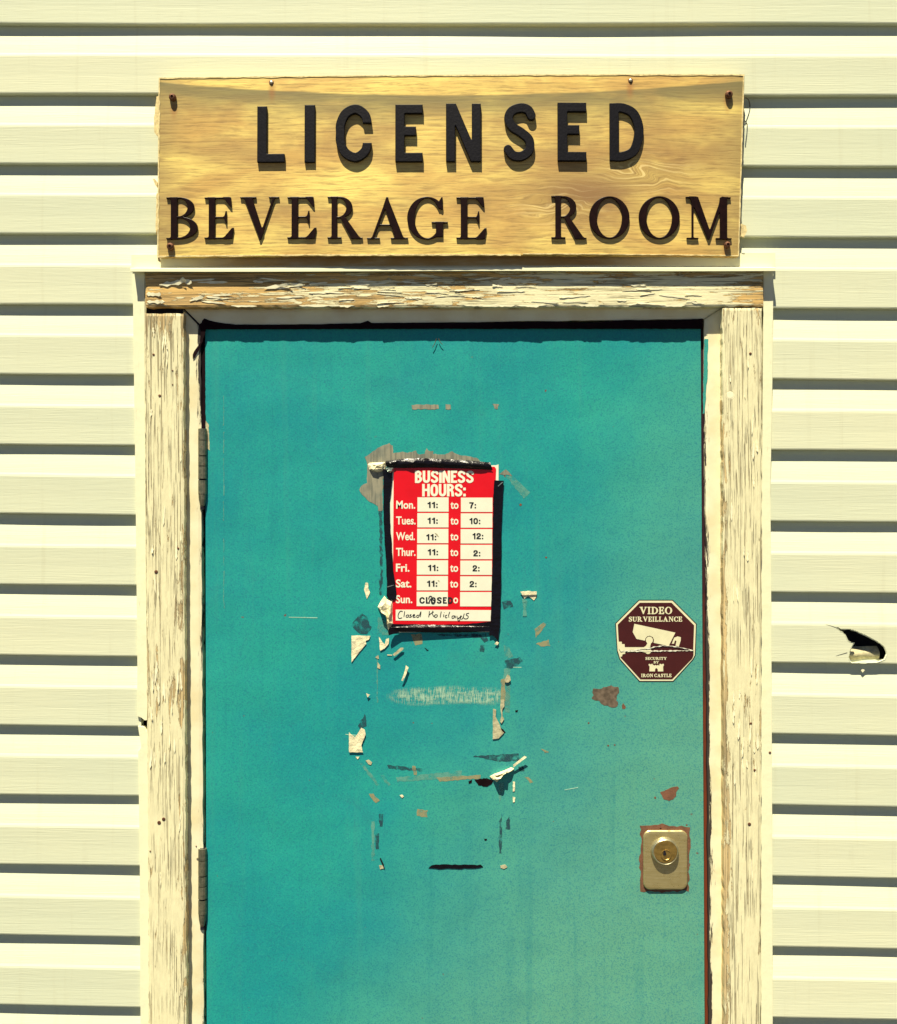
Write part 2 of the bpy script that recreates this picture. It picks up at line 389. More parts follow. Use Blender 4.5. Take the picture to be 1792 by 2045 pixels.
RUBBER = simple('black_rubber', (0.010, 0.003, 0.005), 0.8, spec=0.08, var=0.3)
DARK = simple('dark_void', (0.018, 0.016, 0.022), 0.95, spec=0.1)
SHEATH = simple('black_felt', (0.035, 0.038, 0.042), 0.95, spec=0.1)
TAPE = simple('black_tape', (0.004, 0.003, 0.006), 0.27, spec=0.3, var=0.2, nscale=70, bump=0.0022)
RED = simple('red_printed_card', (0.72, 0.004, 0.012), 0.35, var=0.05, nscale=30, bump=0.0001)
CARD = simple('white_printed_cell', (0.84, 0.83, 0.66), 0.45, var=0.03, bump=0)
PRINTW = simple('white_print', (0.86, 0.84, 0.66), 0.5, var=0.03, bump=0)
INK = simple('black_ink', (0.008, 0.012, 0.016), 0.5, var=0.1, bump=0)
PAPER = simple('old_paper', (0.80, 0.73, 0.47), 0.85, var=0.18, nscale=80, bump=0.003)
PAPER2 = simple('grey_old_paper', (0.45, 0.42, 0.26), 0.9, var=0.25, nscale=150, bump=0.0008)
BROWN = simple('dark_brown_sticker', (0.060, 0.010, 0.010), 0.32, var=0.08, nscale=40, bump=0.0001)
CREAM = simple('cream_sticker_print', (0.78, 0.74, 0.48), 0.45, var=0.05, bump=0)
FOIL = simple('crumpled_foil', (0.35, 0.40, 0.36), 0.3, 0.7, var=0.3, nscale=200)
GLUE = m_residue('pale_glue_residue', (0.16, 0.46, 0.38), 0.50, (60, 1, 60))
GLUED = m_residue('dark_glue_residue', (0.03, 0.09, 0.12), 0.48, (70, 1, 70))
GLUET = m_residue('tan_glue_residue', (0.40, 0.38, 0.21), 0.42, (80, 1, 80))
CHALK = simple('chalky_scuff', (0.34, 0.60, 0.46), 0.9, var=0.2, nscale=300, bump=0)
GROUND = m_asphalt()
CONC = simple('concrete', (0.30, 0.28, 0.24), 0.9, var=0.2, nscale=30, bump=0.002)
BRASSD = simple('worn_brass', (0.42, 0.27, 0.075), 0.36, 0.75, var=0.2, nscale=200, bump=0.0001)
HAIR = simple('loose_thread', (0.10, 0.08, 0.05), 0.9, bump=0)

# ------------------------------------------------------------------ outline font: union of simple shapes, contoured
def sd_poly(X, Y, pts):
    d = np.full(X.shape, 1e9); s = np.ones(X.shape); n = len(pts)
    for i in range(n):
        ax, ay = pts[i]; bx, by = pts[i - 1]
        ex, ey = bx - ax, by - ay; wx_, wy_ = X - ax, Y - ay
        t = np.clip((wx_ * ex + wy_ * ey) / (ex * ex + ey * ey + 1e-12), 0, 1)
        d = np.minimum(d, (wx_ - ex * t) ** 2 + (wy_ - ey * t) ** 2)
        c1 = Y >= ay; c2 = Y < by; c3 = ex * wy_ > ey * wx_
        flip = (c1 & c2 & c3) | (~c1 & ~c2 & ~c3)
        s = np.where(flip, -s, s)
    return s * np.sqrt(d)
def sd_box(X, Y, x0, y0, x1, y1): return sd_poly(X, Y, [(x0, y0), (x1, y0), (x1, y1), (x0, y1)])
def sd_ell(X, Y, cx, cy, rx, ry):
    k = np.sqrt(((X - cx) / rx) ** 2 + ((Y - cy) / ry) ** 2)
    g = np.sqrt(((X - cx) / rx ** 2) ** 2 + ((Y - cy) / ry ** 2) ** 2) + 1e-9
    return k * (k - 1) / g
def sd_path(X, Y, pts):
    """pts: (x, y, halfwidth)"""
    d = np.full(X.shape, 1e9)
    for (ax, ay, ra), (bx, by, rb) in zip(pts[:-1], pts[1:]):
        ex, ey = bx - ax, by - ay
        t = np.clip(((X - ax) * ex + (Y - ay) * ey) / (ex * ex + ey * ey + 1e-12), 0, 1)
        d = np.minimum(d, np.hypot(X - ax - ex * t, Y - ay - ey * t) - (ra + (rb - ra) * t))
    return d
def smin(a, b, k=4.0):
    h = np.clip(0.5 + 0.5 * (b - a) / k, 0, 1); return b * (1 - h) + a * h - k * h * (1 - h)
def uni(*ds):
    r = ds[0]
    for d in ds[1:]: r = np.minimum(r, d)
    return r
def suni(*ds):
    r = ds[0]
    for d in ds[1:]: r = smin(r, d)
    return r
def sub(a, b): return np.maximum(a, -b)
def smooth_pts(ctrl, n=10):
    out = []
    c = [ctrl[0]] + ctrl + [ctrl[-1]]
    for i in range(1, len(c) - 2):
        p0, p1, p2, p3 = [np.array(q, float) for q in c[i - 1:i + 3]]
        for j in range(n):
            t = j / n
            out.append(tuple(0.5 * (2 * p1 + (p2 - p0) * t + (2 * p0 - 5 * p1 + 4 * p2 - p3) * t * t + (3 * p1 - p0 - 3 * p2 + p3) * t ** 3)))
    out.append(tuple(ctrl[-1])); return out
def contour(d, xs, ys, lvl=0.0):
    d = d - lvl; neg = d < 0
    code = neg[:-1, :-1] * 1 + neg[:-1, 1:] * 2 + neg[1:, 1:] * 4 + neg[1:, :-1] * 8
    seg = {}
    T = {1: [(3, 0)], 2: [(0, 1)], 3: [(3, 1)], 4: [(1, 2)], 5: [(3, 2), (1, 0)], 6: [(0, 2)], 7: [(3, 2)], 8: [(2, 3)], 9: [(2, 0)], 10: [(0, 3), (2, 1)], 11: [(2, 1)], 12: [(1, 3)], 13: [(1, 0)], 14: [(0, 3)]}
    def ep(i, j, e):
        return {0: ('h', i, j), 1: ('v', i, j + 1), 2: ('h', i + 1, j), 3: ('v', i, j)}[e]
    def pos(k):
        t, i, j = k
        if t == 'h':
            a, b = d[i, j], d[i, j + 1]; f = a / (a - b); return (xs[j] + (xs[j + 1] - xs[j]) * f, ys[i])
        a, b = d[i, j], d[i + 1, j]; f = a / (a - b); return (xs[j], ys[i] + (ys[i + 1] - ys[i]) * f)
    for i, j in zip(*np.where((code > 0) & (code < 15))):
        for a, b in T[int(code[i, j])]: seg[ep(i, j, a)] = ep(i, j, b)
    loops = []
    while seg:
        k0, k = seg.popitem(); lp = [k0]
        while k != k0 and k in seg: lp.append(k); k = seg.pop(k)
        pts = [pos(q) for q in lp]
        # drop points that lie on straight runs
        out = []; n = len(pts)
        keep = [True] * n
        for a in range(n):
            p, q, r = pts[a - 1], pts[a], pts[(a + 1) % n]
            cr = abs((q[0] - p[0]) * (r[1] - p[1]) - (q[1] - p[1]) * (r[0] - p[0])) / (math.hypot(r[0] - p[0], r[1] - p[1]) + 1e-9)
            if cr < 0.05 and keep[a - 1]: keep[a] = False
        out = [p for p, kf in zip(pts, keep) if kf]
        if len(out) > 3: loops.append(out)
    return loops
gx = np.arange(-12, 132, 1.0); gy = np.arange(-12, 114, 1.0); GX, GY = np.meshgrid(gx, gy)
def serif(ch):
    X, Y = GX, GY
    B = lambda *a: sd_box(X, Y, *a); PO = lambda *p: sd_poly(X, Y, list(p)); EL = lambda *a: sd_ell(X, Y, *a)
    st = lambda x, wd=16.5: B(x, 1, x + wd, 99)
    if ch == 'E': return suni(st(10), B(0, 0, 60, 5), B(0, 95, 60, 100), PO((46, 95.5), (61, 76), (66, 75), (64, 100), (46, 100)), PO((46, 4.5), (65, 27), (71, 28), (67, 0), (46, 0)), B(26, 49, 52, 54), PO((46, 51), (50, 37), (54, 36), (54, 68), (50, 67)))
    if ch == 'B': return uni(suni(st(10), B(0, 0, 34, 5), B(0, 95, 34, 100)), np.maximum(sub(EL(30, 75.5, 35, 24.5), EL(28, 75.5, 20, 20)), 20 - X), np.maximum(sub(EL(30, 27, 43, 27), EL(28, 27.5, 26, 22)), 20 - X))
    if ch == 'R': return uni(suni(st(11), B(0, 0, 40, 5), B(0, 95, 34, 100)), np.maximum(sub(EL(33, 74, 37, 26), EL(30, 74, 21.5, 21)), 22 - X), suni(PO((34, 51), (50, 52), (90, 4), (90, 0), (66, 0)), B(64, 0, 98, 4)))
    if ch == 'V': return suni(PO((9, 98), (31, 98), (59, 16), (51, 0), (48, 0)), PO((48, 0), (52, 0), (87, 98), (80, 98), (50, 14)), B(0, 95.5, 41, 100), B(70, 95.5, 97, 100))
    if ch == 'A': return suni(PO((11, 2), (18, 2), (51, 86), (53, 100), (48, 100)), PO((48, 100), (52, 100), (92, 2), (69, 2), (42, 80)), B(26, 31, 68, 36), B(0, 0, 33, 4.5), B(58, 0, 102, 4.5))
    if ch == 'O': return sub(EL(47, 50, 47, 51), EL(47, 50, 28, 46))
    if ch == 'G':
        r = sub(EL(46, 50, 46, 51), EL(47, 50, 28, 46)); r = sub(r, B(60, 38, 130, 71)); r = sub(r, B(84, -20, 130, 120))
        return uni(r, PO((70, 86), (78, 69), (83, 69), (83, 100), (79, 100), (76, 95)), suni(B(66, 5, 84, 41), B(56, 37, 95, 42)))
    if ch == 'C':
        r = sub(EL(46, 50, 46, 51), EL(47, 50, 28, 46)); r = sub(r, B(62, 28, 130, 71)); r = sub(r, B(80, -20, 130, 120))
        return uni(r, PO((66, 88), (75, 68), (80, 68), (80, 100), (76, 100), (73, 95)), PO((64, 8), (76, 30), (81, 29), (76, 14)))
    if ch == 'D': return uni(suni(st(10), B(0, 0, 40, 5), B(0, 95, 40, 100)), np.maximum(sub(EL(30, 50, 58, 50), EL(28, 50, 41, 45)), 20 - X))
    if ch == 'I': return suni(st(10), B(0, 0, 38, 5), B(0, 95, 38, 100))
    if ch == 'L': return suni(st(10), B(0, 0, 62, 5), B(0, 95, 40, 100), PO((46, 4.5), (63, 27), (69, 28), (66, 0), (46, 0)))
    if ch == 'M': return suni(B(14, 1, 20, 98), B(2, 0, 32, 4.5), B(0, 95.5, 26, 100), PO((9, 100), (31, 100), (62, 14), (58, 0), (53, 0)), PO((53, 0), (58, 0), (94, 96), (90, 100), (86, 100), (55, 14)), B(82, 1, 101, 99), B(72, 0, 112, 4.5), B(88, 95.5, 110, 100))
    if ch == 'N': return suni(B(13, 1, 19, 98), B(2, 0, 31, 4.5), B(0, 95.5, 28, 100), PO((8, 100), (30, 100), (84, 16), (84, 0), (78, 0)), B(77, 1, 83, 99), B(66, 95.5, 95, 100))
    if ch == 'T': return suni(st(32), B(20, 0, 62, 5), B(2, 94, 80, 100), PO((0, 74), (5, 74), (16, 95), (3, 100), (2, 100)), PO((82, 74), (77, 74), (66, 95), (79, 100), (80, 100)))
    if ch == 'U': return suni(sd_path(X, Y, smooth_pts([(19, 97, 9), (19, 45, 9), (22, 18, 8.5), (44, 4, 4), (66, 14, 3), (74, 40, 3), (74, 97, 3)])), B(0, 95, 40, 100), B(60, 95, 88, 100))
    if ch == 'Y': return suni(B(36, 1, 54, 50), B(24, 0, 66, 5), PO((6, 98), (27, 98), (54, 46), (44, 38), (36, 46)), PO((74, 98), (82, 98), (54, 44), (46, 44)), B(0, 95.5, 38, 100), B(64, 95.5, 94, 100))
    if ch == 'S': return uni(sd_path(X, Y, smooth_pts([(52, 84, 3), (36, 97, 3), (16, 90, 5), (12, 72, 8), (30, 56, 10), (48, 42, 10), (54, 24, 8), (44, 7, 4), (26, 2, 3), (8, 16, 3)])), PO((50, 70), (55, 70), (55, 100), (51, 100), (48, 92)), PO((4, 32), (9, 32), (14, 10), (9, 0), (4, 0)))
def sans(ch):
    X, Y = GX, GY; h = 8.6
    B = lambda *a: sd_box(X, Y, *a)
    if ch == 'L': d = uni(B(0, 0, 18, 100), B(0, 0, 48, 16.5))
    if ch == 'I': d = B(0, 0, 18, 100)
    if ch == 'E': d = uni(B(0, 0, 17, 100), B(0, 0, 47, 17), B(0, 83, 47, 100), B(0, 45, 36, 62))
    if ch == 'N': d = uni(B(0, 0, 17, 100), B(43, 0, 60, 100), sd_poly(X, Y, [(0, 100), (18, 100), (60, 0), (42, 0)]))
    if ch == 'D':
        d = uni(B(0, 0, 17, 100), sub(np.maximum(sd_path(X, Y, smooth_pts([(5, 91.4, h), (24, 91, h), (42, 80, h), (50, 52, h), (42, 20, h), (24, 9, h), (5, 8.6, h)])), -X), B(130, 0, 131, 1)))
    if ch == 'C':
        d = sub(sd_path(X, Y, smooth_pts([(56, 60, h), (52, 80, h), (36, 91.4, h), (18, 84, h), (9, 66, h), (8.6, 50, h), (9, 34, h), (18, 16, h), (36, 8.6, h), (52, 20, h), (56, 40, h)])), B(34, 34, 130, 66))
    if ch == 'S':
        d = sd_path(X, Y, smooth_pts([(50, 78, h), (44, 88, h), (31, 91.5, h), (15, 86, h), (9, 73, h), (16, 59, h), (32, 49, h), (46, 36, h), (46, 19, h), (33, 9, h), (18, 9.5, h), (8, 20, h)]))
    if ch == 'B': d = uni(B(0, 0, 17, 100), np.maximum(-X, uni(sd_path(X, Y, smooth_pts([(5, 91.4, h), (28, 91, h), (41, 75, h), (28, 57, h), (5, 55, h)])), sd_path(X, Y, smooth_pts([(5, 53, h), (30, 52, h), (45, 30, h), (30, 9, h), (5, 8.6, h)])))))
    if ch == 'U': d = np.maximum(Y - 100, sd_path(X, Y, smooth_pts([(8.6, 112, h), (8.6, 60, h), (8.6, 32, h), (15, 14, h), (28, 8.6, h), (41, 14, h), (47.4, 32, h), (47.4, 60, h), (47.4, 112, h)])))
    if ch == 'H': d = uni(B(0, 0, 17, 100), B(40, 0, 57, 100), B(0, 44, 57, 60))
    if ch in 'O0':
        q = [(28, 91.4, h), (14, 84, h), (8.6, 66, h), (8.6, 34, h), (14, 16, h), (28, 8.6, h), (42, 16, h), (47.4, 34, h), (47.4, 66, h), (42, 84, h), (28, 91.4, h)]; d = sd_path(X, Y, smooth_pts(q))
    if ch == 'R': d = uni(B(0, 0, 17, 100), np.maximum(-X, sd_path(X, Y, smooth_pts([(5, 91.4, h), (28, 91, h), (43, 73, h), (28, 53, h), (5, 51, h)]))), sd_poly(X, Y, [(22, 52), (40, 54), (50, 34), (53, 0), (36, 0), (33, 34)]))
    if ch == '1': d = uni(B(19, 0, 36, 100), sd_poly(X, Y, [(0, 68), (0, 81), (14, 86), (22, 100), (36, 100), (36, 80), (19, 68)]))
    if ch == '2': d = uni(B(0, 0, 57, 16), np.maximum(-Y, sd_path(X, Y, smooth_pts([(9, 68, h), (14, 86, h), (29, 91.5, h), (43, 85, h), (48, 70, h), (39, 52, h), (18, 30, h), (9, 8, h)]))))
    if ch == '7': d = uni(B(0, 84, 54, 100), sd_poly(X, Y, [(36, 86), (54, 90), (36, 40), (30, 0), (12, 0), (17, 40)]))
    if ch == ':': d = uni(B(0, 0, 17, 19), B(0, 50, 17, 69))
    return d
GL = {}
def glyph(kind, ch, bold=0.0):
    k = (kind, ch, bold)
    if k not in GL:
        d = serif(ch) if kind == 'serif' else sans(ch)
        rd = 1.6 if kind == 'sans' else 0.0
        lp = contour(d, gx, gy, bold)
        a = np.array([p for l in lp for p in l]); GL[k] = (lp, a.min(0), a.max(0))
    return GL[k]
def place_glyph(kind, ch, bx, bold=0.0):
    lp, lo, hi = glyph(kind, ch, bold); x0, yt, x1, yb = bx
    return [[(x0 + (x - lo[0]) / (hi[0] - lo[0]) * (x1 - x0), yb + (y - lo[1]) / (hi[1] - lo[1]) * (yt - yb)) for x, y in l] for l in lp]
def serif_line(body, bx, bold=2.5, gap=7, space=28):
    x = 0; items = []
    for ch in body:
        if ch == ' ': x += space; continue
        lp, lo, hi = glyph('serif', ch, bold); wd = hi[0] - lo[0]; items.append((ch, x, x + wd)); x += wd + gap
    tot = x - gap; x0, yt, x1, yb = bx; k = (x1 - x0) / tot; out = []
    for ch, a, b in items: out += place_glyph('serif', ch, (x0 + a * k, yt, x0 + b * k, yb), bold)
    return out

def sans_line(body, bx, bold=0.0, gap=9):
    x = 0; items = []
    for ch in body:
        lp, lo, hi = glyph('sans', ch, bold); items.append((lp, lo, x)); x += hi[0] - lo[0] + gap
    tot = x - gap; x0, yt, x1, yb = bx; k = (x1 - x0) / tot; out = []
    for lp, lo, a in items: out += [[(x0 + (a + px - lo[0]) * k, yb + py / 100 * (yt - yb)) for px, py in l] for l in lp]
    return out
def flat_line(name, body, bx, y0, mat, parent, bold=0.0, gap=9):
    return loops_mesh(name, sans_line(body, bx, bold, gap), y0, 0.0001, mat, parent)

# ------------------------------------------------------------------ ground
me_g = mk('ground', [(-900, -1500, 0), (900, -1500, 0), (900, 300, 0), (-900, 300, 0)], [(0, 1, 2, 3)], GROUND)
tag(me_g, 'dark asphalt ground in front of the building', None, None, 'structure')

# ------------------------------------------------------------------ siding wall
wall = empty('sided_wall', (0, 0, 0), 'cream vinyl siding wall with torn course around the teal door', 'wall')
XL, XR = -3.2, 3.2
def cz(k, X):
    a = P(167, 185.9 + 140.26 * k, 0); b = P(1635, 188.0 + 142.07 * k, 0)
    return a.z + (b.z - a.z) * (X - a.x) / (b.x - a.x)
PITCH = cz(0, 0) - cz(1, 0)
DEEP = 0.0125
# profile of one course from its drip edge up: (fraction of pitch, depth)
PROF = [(0.012, 0.0142), (-0.002, 0.0136), (-0.004, 0.006), (-0.004, 0.0018), (0.004, 0.0004), (0.018, 0.0), (0.25, 0.0003), (0.525, 0.0), (0.55, 0.0005), (0.58, 0.0018), (0.70, 0.0046), (0.85, 0.0088), (1.0, 0.0128), (1.06, 0.0140)]
def course(k, x0, x1, name='siding_course', hole=None):
    rn = random.Random(k * 13 + int(x0 * 10)); dz = rn.uniform(-0.0006, 0.0006); ph = rn.uniform(0, 6)
    nx = max(2, int((x1 - x0) / 0.08))
    xs = [x0 + (x1 - x0) * i / nx for i in range(nx + 1)]; pr = PROF
    if hole:
        xa, xb, inside = hole
        xs = sorted(set([x for x in xs if x < xa or x > xb] + list(np.arange(xa, xb, 0.0013))))
        pr = PROF[:6]; 
        for t in np.arange(0.03, 0.99, 0.0105): pr = pr + [(t, float(np.interp(t, [q[0] for q in PROF[5:]], [q[1] for q in PROF[5:]])))]
        pr = pr + PROF[-2:]
    v = []; f = []; m = len(pr)
    for X in xs:
        zb = cz(k, X) + dz + 0.0007 * math.sin(X * 3.1 + ph * 2) + 0.0005 * math.sin(X * 8.3 + ph); wv = 0.0004 * math.sin(X * 5 + ph) + 0.0002 * math.sin(X * 13 + ph * 3)
        for t, d in pr: v.append((X, d + wv, zb + t * PITCH))
    for i in range(len(xs) - 1):
        for j in range(m - 1):
            if hole and inside((xs[i] + xs[i + 1]) / 2, cz(k, xs[i]) + dz + (pr[j][0] + pr[j + 1][0]) / 2 * PITCH): continue
            f.append((i * m + j, (i + 1) * m + j, (i + 1) * m + j + 1, i * m + j + 1))
    o = mk(name, v, f, SIDING, wall); return o
zB = zm(2300, 1780, 6.892)
tear = zB([(990, 372), (1040, 380), (1080, 402), (1250, 402), (1400, 448), (1575, 525), (1800, 640), (1960, 760), (2010, 900), (1960, 1010), (1820, 1065), (1575, 1075), (1300, 1072), (1262, 1040), (1240, 980), (1255, 900), (1262, 850), (1300, 760), (1330, 700), (1352, 672), (1280, 670), (1230, 640), (1200, 580), (1160, 500), (1110, 455), (1070, 452), (1060, 425)])
tw = [(P(x, y, 0).x, P(x, y, 0).z) for x, y in tear]
def in_tear(X, Z):
    c = False; n = len(tw)
    for i in range(n):
        (ax, az), (bx, bz) = tw[i], tw[i - 1]
        if (az > Z) != (bz > Z) and X < (bx - ax) * (Z - az) / (bz - az) + ax: c = not c
    return c
xl_end = P(282, 1022, 0).x; xr_start = P(1532, 1022, 0).x
k0 = -9; k1 = 20
kin = 8
for k in range(k0, k1 + 1):
    if cz(k, 0) < 0.12: continue
    if k <= 3:
        course(k, XL, XR)
    else:
        course(k, XL, xl_end)
        if k == kin:
            o = course(k, xr_start, XR, hole=(P(1640, 1300, 0).x, P(1812, 1300, 0).x, in_tear)); o['label'] = 'siding course with a torn black hole'
        else: course(k, xr_start, XR)
# felt-covered sheathing behind the siding, open for the door
dl, dr, dt = P(330, 0, 0).x, P(1480, 0, 0).x, P(0, 560, 0).z
box('sheathing', (XL, 0.05, 0.1), (dl, 0.14, 3.1), SHEATH, wall)
box('sheathing', (dr, 0.05, 0.1), (XR, 0.14, 3.1), SHEATH, wall)
box('sheathing', (dl, 0.05, dt), (dr, 0.14, 3.1), SHEATH, wall)
box('foundation', (XL, 0.01, 0.0), (dl, 0.2, 0.16), CONC, wall)
box('foundation', (dr, 0.01, 0.0), (XR, 0.2, 0.16), CONC, wall)
# curled flap of vinyl inside the tear
pts = zB([(1252, 905), (1290, 800), (1330, 772), (1440, 790), (1575, 800), (1800, 830), (1950, 900), (1900, 1000), (1575, 1035), (1300, 1050), (1262, 1020)])
v = []; f = []
nu, nv_ = 14, 9
for i in range(nu + 1):
    for j in range(nv_ + 1):
        u = i / nu; t = j / nv_
        x = 1262 + 640 * u + (20 * math.sin(t * 3)); y = 775 + 30 * u - 40 * u * (1 - t) + (250 + 10 * math.sin(u * 9)) * t
        p = P(*zB([(x, y)])[0], 0); dep = 0.017 - 0.009 * math.sin(min(1, t * 1.05) * math.pi * 0.85) + 0.004 * u
        v.append((p.x, dep, p.z))
for i in range(nu):
    for j in range(nv_): a = i * (nv_ + 1) + j; f.append((a, a + 1, a + nv_ + 2, a + nv_ + 1))
o = mk('torn_flap', v, f, simple('dusty_vinyl', (0.50, 0.45, 0.27), 0.7, var=0.3, nscale=90), wall, smooth=True); o['label'] = 'curled strip of broken siding in the hole'
v = []; f = []; n = len(tw)
tr_ = ragged(tear, 0.5, 4, 3)
for x, y in tr_:
    p = P(x, y, 0); t = (p.z - cz(kin, p.x)) / PITCH; d = float(np.interp(t, [q_[0] for q_ in PROF[5:]], [q_[1] for q_ in PROF[5:]]))
    c_ = P(1720, 1290, 0); tox = Vector((c_.x - p.x, 0, c_.z - p.z)); tox = tox.normalized() * 0.0012
    v += [(p.x - tox.x * 0.6, d - 0.0006, p.z - tox.z * 0.6), (p.x + tox.x, d + 0.0004, p.z + tox.z), (p.x + tox.x * 0.6, d + 0.0030, p.z + tox.z * 0.6)]
n = len(tr_)
for i in range(n):
    a = 3 * i; b = 3 * ((i + 1) % n)
    f += [(a, b, b + 1, a + 1), (a + 1, b + 1, b + 2, a + 2)]
o = mk('torn_rim', v, f, SIDING, wall); o['label'] = 'ragged broken edge of vinyl round the hole'
# hairline split running from the tear, and a crumb of vinyl caught on the lap below
prism('crack', zB([(775, 300), (880, 328), (1000, 368), (1040, 385), (1000, 378), (880, 336)]), -0.0004, 0.0003, DARK, wall)
prism('crack', zB([(980, 938), (1080, 905), (1210, 868), (1212, 874), (1082, 912)]), -0.0004, 0.0003, DARK, wall)
prism('vinyl_chip', zB([(1490, 1230), (1520, 1185), (1565, 1225), (1520, 1275)]), 0.004, 0.002, FLAKE, wall)

# ------------------------------------------------------------------ door frame
YT = -0.013; YJ = 0.006; YD = 0.0106
frame = empty('door_frame', (0, 0, 0), 'weathered white wooden door frame with flaking paint under the wooden sign', 'door frame')
def vnoise(seed):
    rn = np.random.RandomState(seed); tb = rn.rand(4096)
    def f(t):
        i = np.floor(t).astype(int); q = t - i; q = q * q * (3 - 2 * q)
        return tb[i % 4096] * (1 - q) + tb[(i + 1) % 4096] * q
    return f
def board(name, quad, y, th, nx, nz, mat, parent, peel, rag=1.2, seed=1):
    """front face as a fine grid over the quad TL TR BR BL, with ragged worn edges and sides going back"""
    (tlx, tly), (trx, try_), (brx, bry), (blx, bly) = quad
    nf = [vnoise(seed * 10 + i) for i in range(4)]
    v = []; at = []
    for j in range(nz + 1):
        for i in range(nx + 1):
            u = i / nx; t = j / nz
            x = (tlx * (1 - u) + trx * u) * (1 - t) + (blx * (1 - u) + brx * u) * t
            yy = (tly * (1 - u) + try_ * u) * (1 - t) + (bly * (1 - u) + bry * u) * t
            if i == 0: x += rag * (nf[0](np.array([t * nz * 0.45]))[0] - 0.3)
            if i == nx: x -= rag * (nf[1](np.array([t * nz * 0.45]))[0] - 0.3)
            if j == 0: yy += rag * (nf[2](np.array([u * nx * 0.45]))[0] - 0.3)
            if j == nz: yy -= rag * (nf[3](np.array([u * nx * 0.45]))[0] - 0.3)
            p = P(x, yy, y); e = 0.0012 if (i in (0, nx) or j in (0, nz)) else 0
            v.append((p.x, y + e, p.z)); at.append(peel(u, t))
    W = nx + 1; f = [(j * W + i, j * W + i + 1, (j + 1) * W + i + 1, (j + 1) * W + i) for j in range(nz) for i in range(nx)]
    bd = [i for i in range(W)] + [j * W + nx for j in range(1, nz + 1)] + [nz * W + i for i in range(nx - 1, -1, -1)] + [j * W for j in range(nz - 1, 0, -1)]
    n0 = len(v)
    for b in bd: v.append((v[b][0], y + th, v[b][2])); at.append(at[b] + 0.05)
    n = len(bd); f += [(bd[i], bd[(i + 1) % n], n0 + (i + 1) % n, n0 + i) for i in range(n)]
    return mk(name, v, f, mat, parent, attr=at)
g = lambda a, c, s: math.exp(-((a - c) / s) ** 2)
board('header_board', [(290, 545), (1525, 541), (1525, 612), (290, 613.5)], YT - 0.001, 0.030, 240, 16, HEAD, frame,
      lambda u, t: 0.34 + 0.38 * g(u, 0.06, 0.22) + 0.14 * g(t, 0, 0.28) + 0.30 * g(u, 1.0, 0.05) * (0.4 + t) - 0.16 * g(u, 0.8, 0.2) + 0.08 * g(u, 0.45, 0.08), 2.0, 1)
board('side_board', [(288.5, 625.5), (366, 625.5), (374, 2300), (299, 2300)], YT, 0.030, 16, 300, POST, frame,
      lambda u, t: 0.13 + 0.32 * g(t, 0, 0.03) + 0.24 * g(u, 1, 0.14) + 0.12 * g(u, 0, 0.08) + 0.16 * g(t, 0.46, 0.05) + 0.12 * g(u, 0.2, 0.2) * g(t, 0.05, 0.1), 2.0, 2)
board('side_board', [(1443, 614), (1523, 614), (1520, 2300), (1448, 2300)], YT, 0.030, 16, 300, POST, frame,
      lambda u, t: 0.10 + 0.14 * g(t, 0, 0.02) + 0.48 * g(u, 0, 0.13) * (0.35 + min(1, t * 2.2)) + 0.10 * g(u, 1, 0.1) + 0.10 * g(t, 0.5, 0.06), 2.0, 3)
# jamb pieces, mitred at the corners, between the boards and the door
board('jamb', [(362, 616), (1446, 611), (1407, 637), (400, 650)], YJ, 0.05, 120, 4, JAMB, frame, lambda u, t: -0.2, 1.5, 4)
board('jamb', [(360, 616), (401, 651), (408, 2300), (370, 2300)], YJ, 0.05, 6, 200, JAMB, frame, lambda u, t: 0.05 + 0.70 * g(u, 1, 0.18) * (0.45 + 0.8 * g(t, 0.05, 0.08)), 1.8, 5)
board('jamb', [(1407, 637), (1448, 611), (1446, 2300), (1418, 2300)], YJ, 0.05, 6, 200, JAMB, frame, lambda u, t: 0.05 + 0.85 * g(u, 0, 0.2) * (0.35 + min(0.9, t * 1.6)), 1.8, 6)
# teal overspray on the lock-side jamb
zt = zm(1950, 740, 2.757)
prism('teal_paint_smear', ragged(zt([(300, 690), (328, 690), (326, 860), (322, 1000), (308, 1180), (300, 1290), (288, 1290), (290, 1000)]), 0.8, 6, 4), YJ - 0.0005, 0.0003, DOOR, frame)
# dark stop behind the gaps
box('door_stop', (P(380, 0, 0.03).x, 0.028, 0.1), (P(404.0, 0, 0.03).x + 0.012, 0.09, P(0, 640, 0).z), DARK, frame)
box('door_stop', (P(1399.0, 0, 0.03).x - 0.004, 0.028, 0.1), (P(1430, 0, 0.03).x, 0.09, P(0, 640, 0).z), EDGE, frame)
box('door_stop', (P(380, 0, 0.03).x, 0.0285, P(0, 668, 0.03).z), (P(1430, 0, 0.03).x, 0.09, P(0, 625, 0).z), DARK, frame)
# mitre joints show as thin dark lines
prism('mitre_gap', [(363, 615), (366, 614), (402, 650), (399, 652)], YJ - 0.0004, 0.0003, DARK, frame)
prism('mitre_gap', [(1444, 612.5), (1445, 614.5), (1408, 638), (1406.5, 636)], YJ - 0.0004, 0.0003, PAPER2, frame)
# open joint between header and left board
box('joint_shadow_block', (P(292, 0, 0).x, 0.004, P(0, 632, 0).z), (P(364, 0, 0).x, 0.03, P(0, 606, 0).z), DARK, frame)
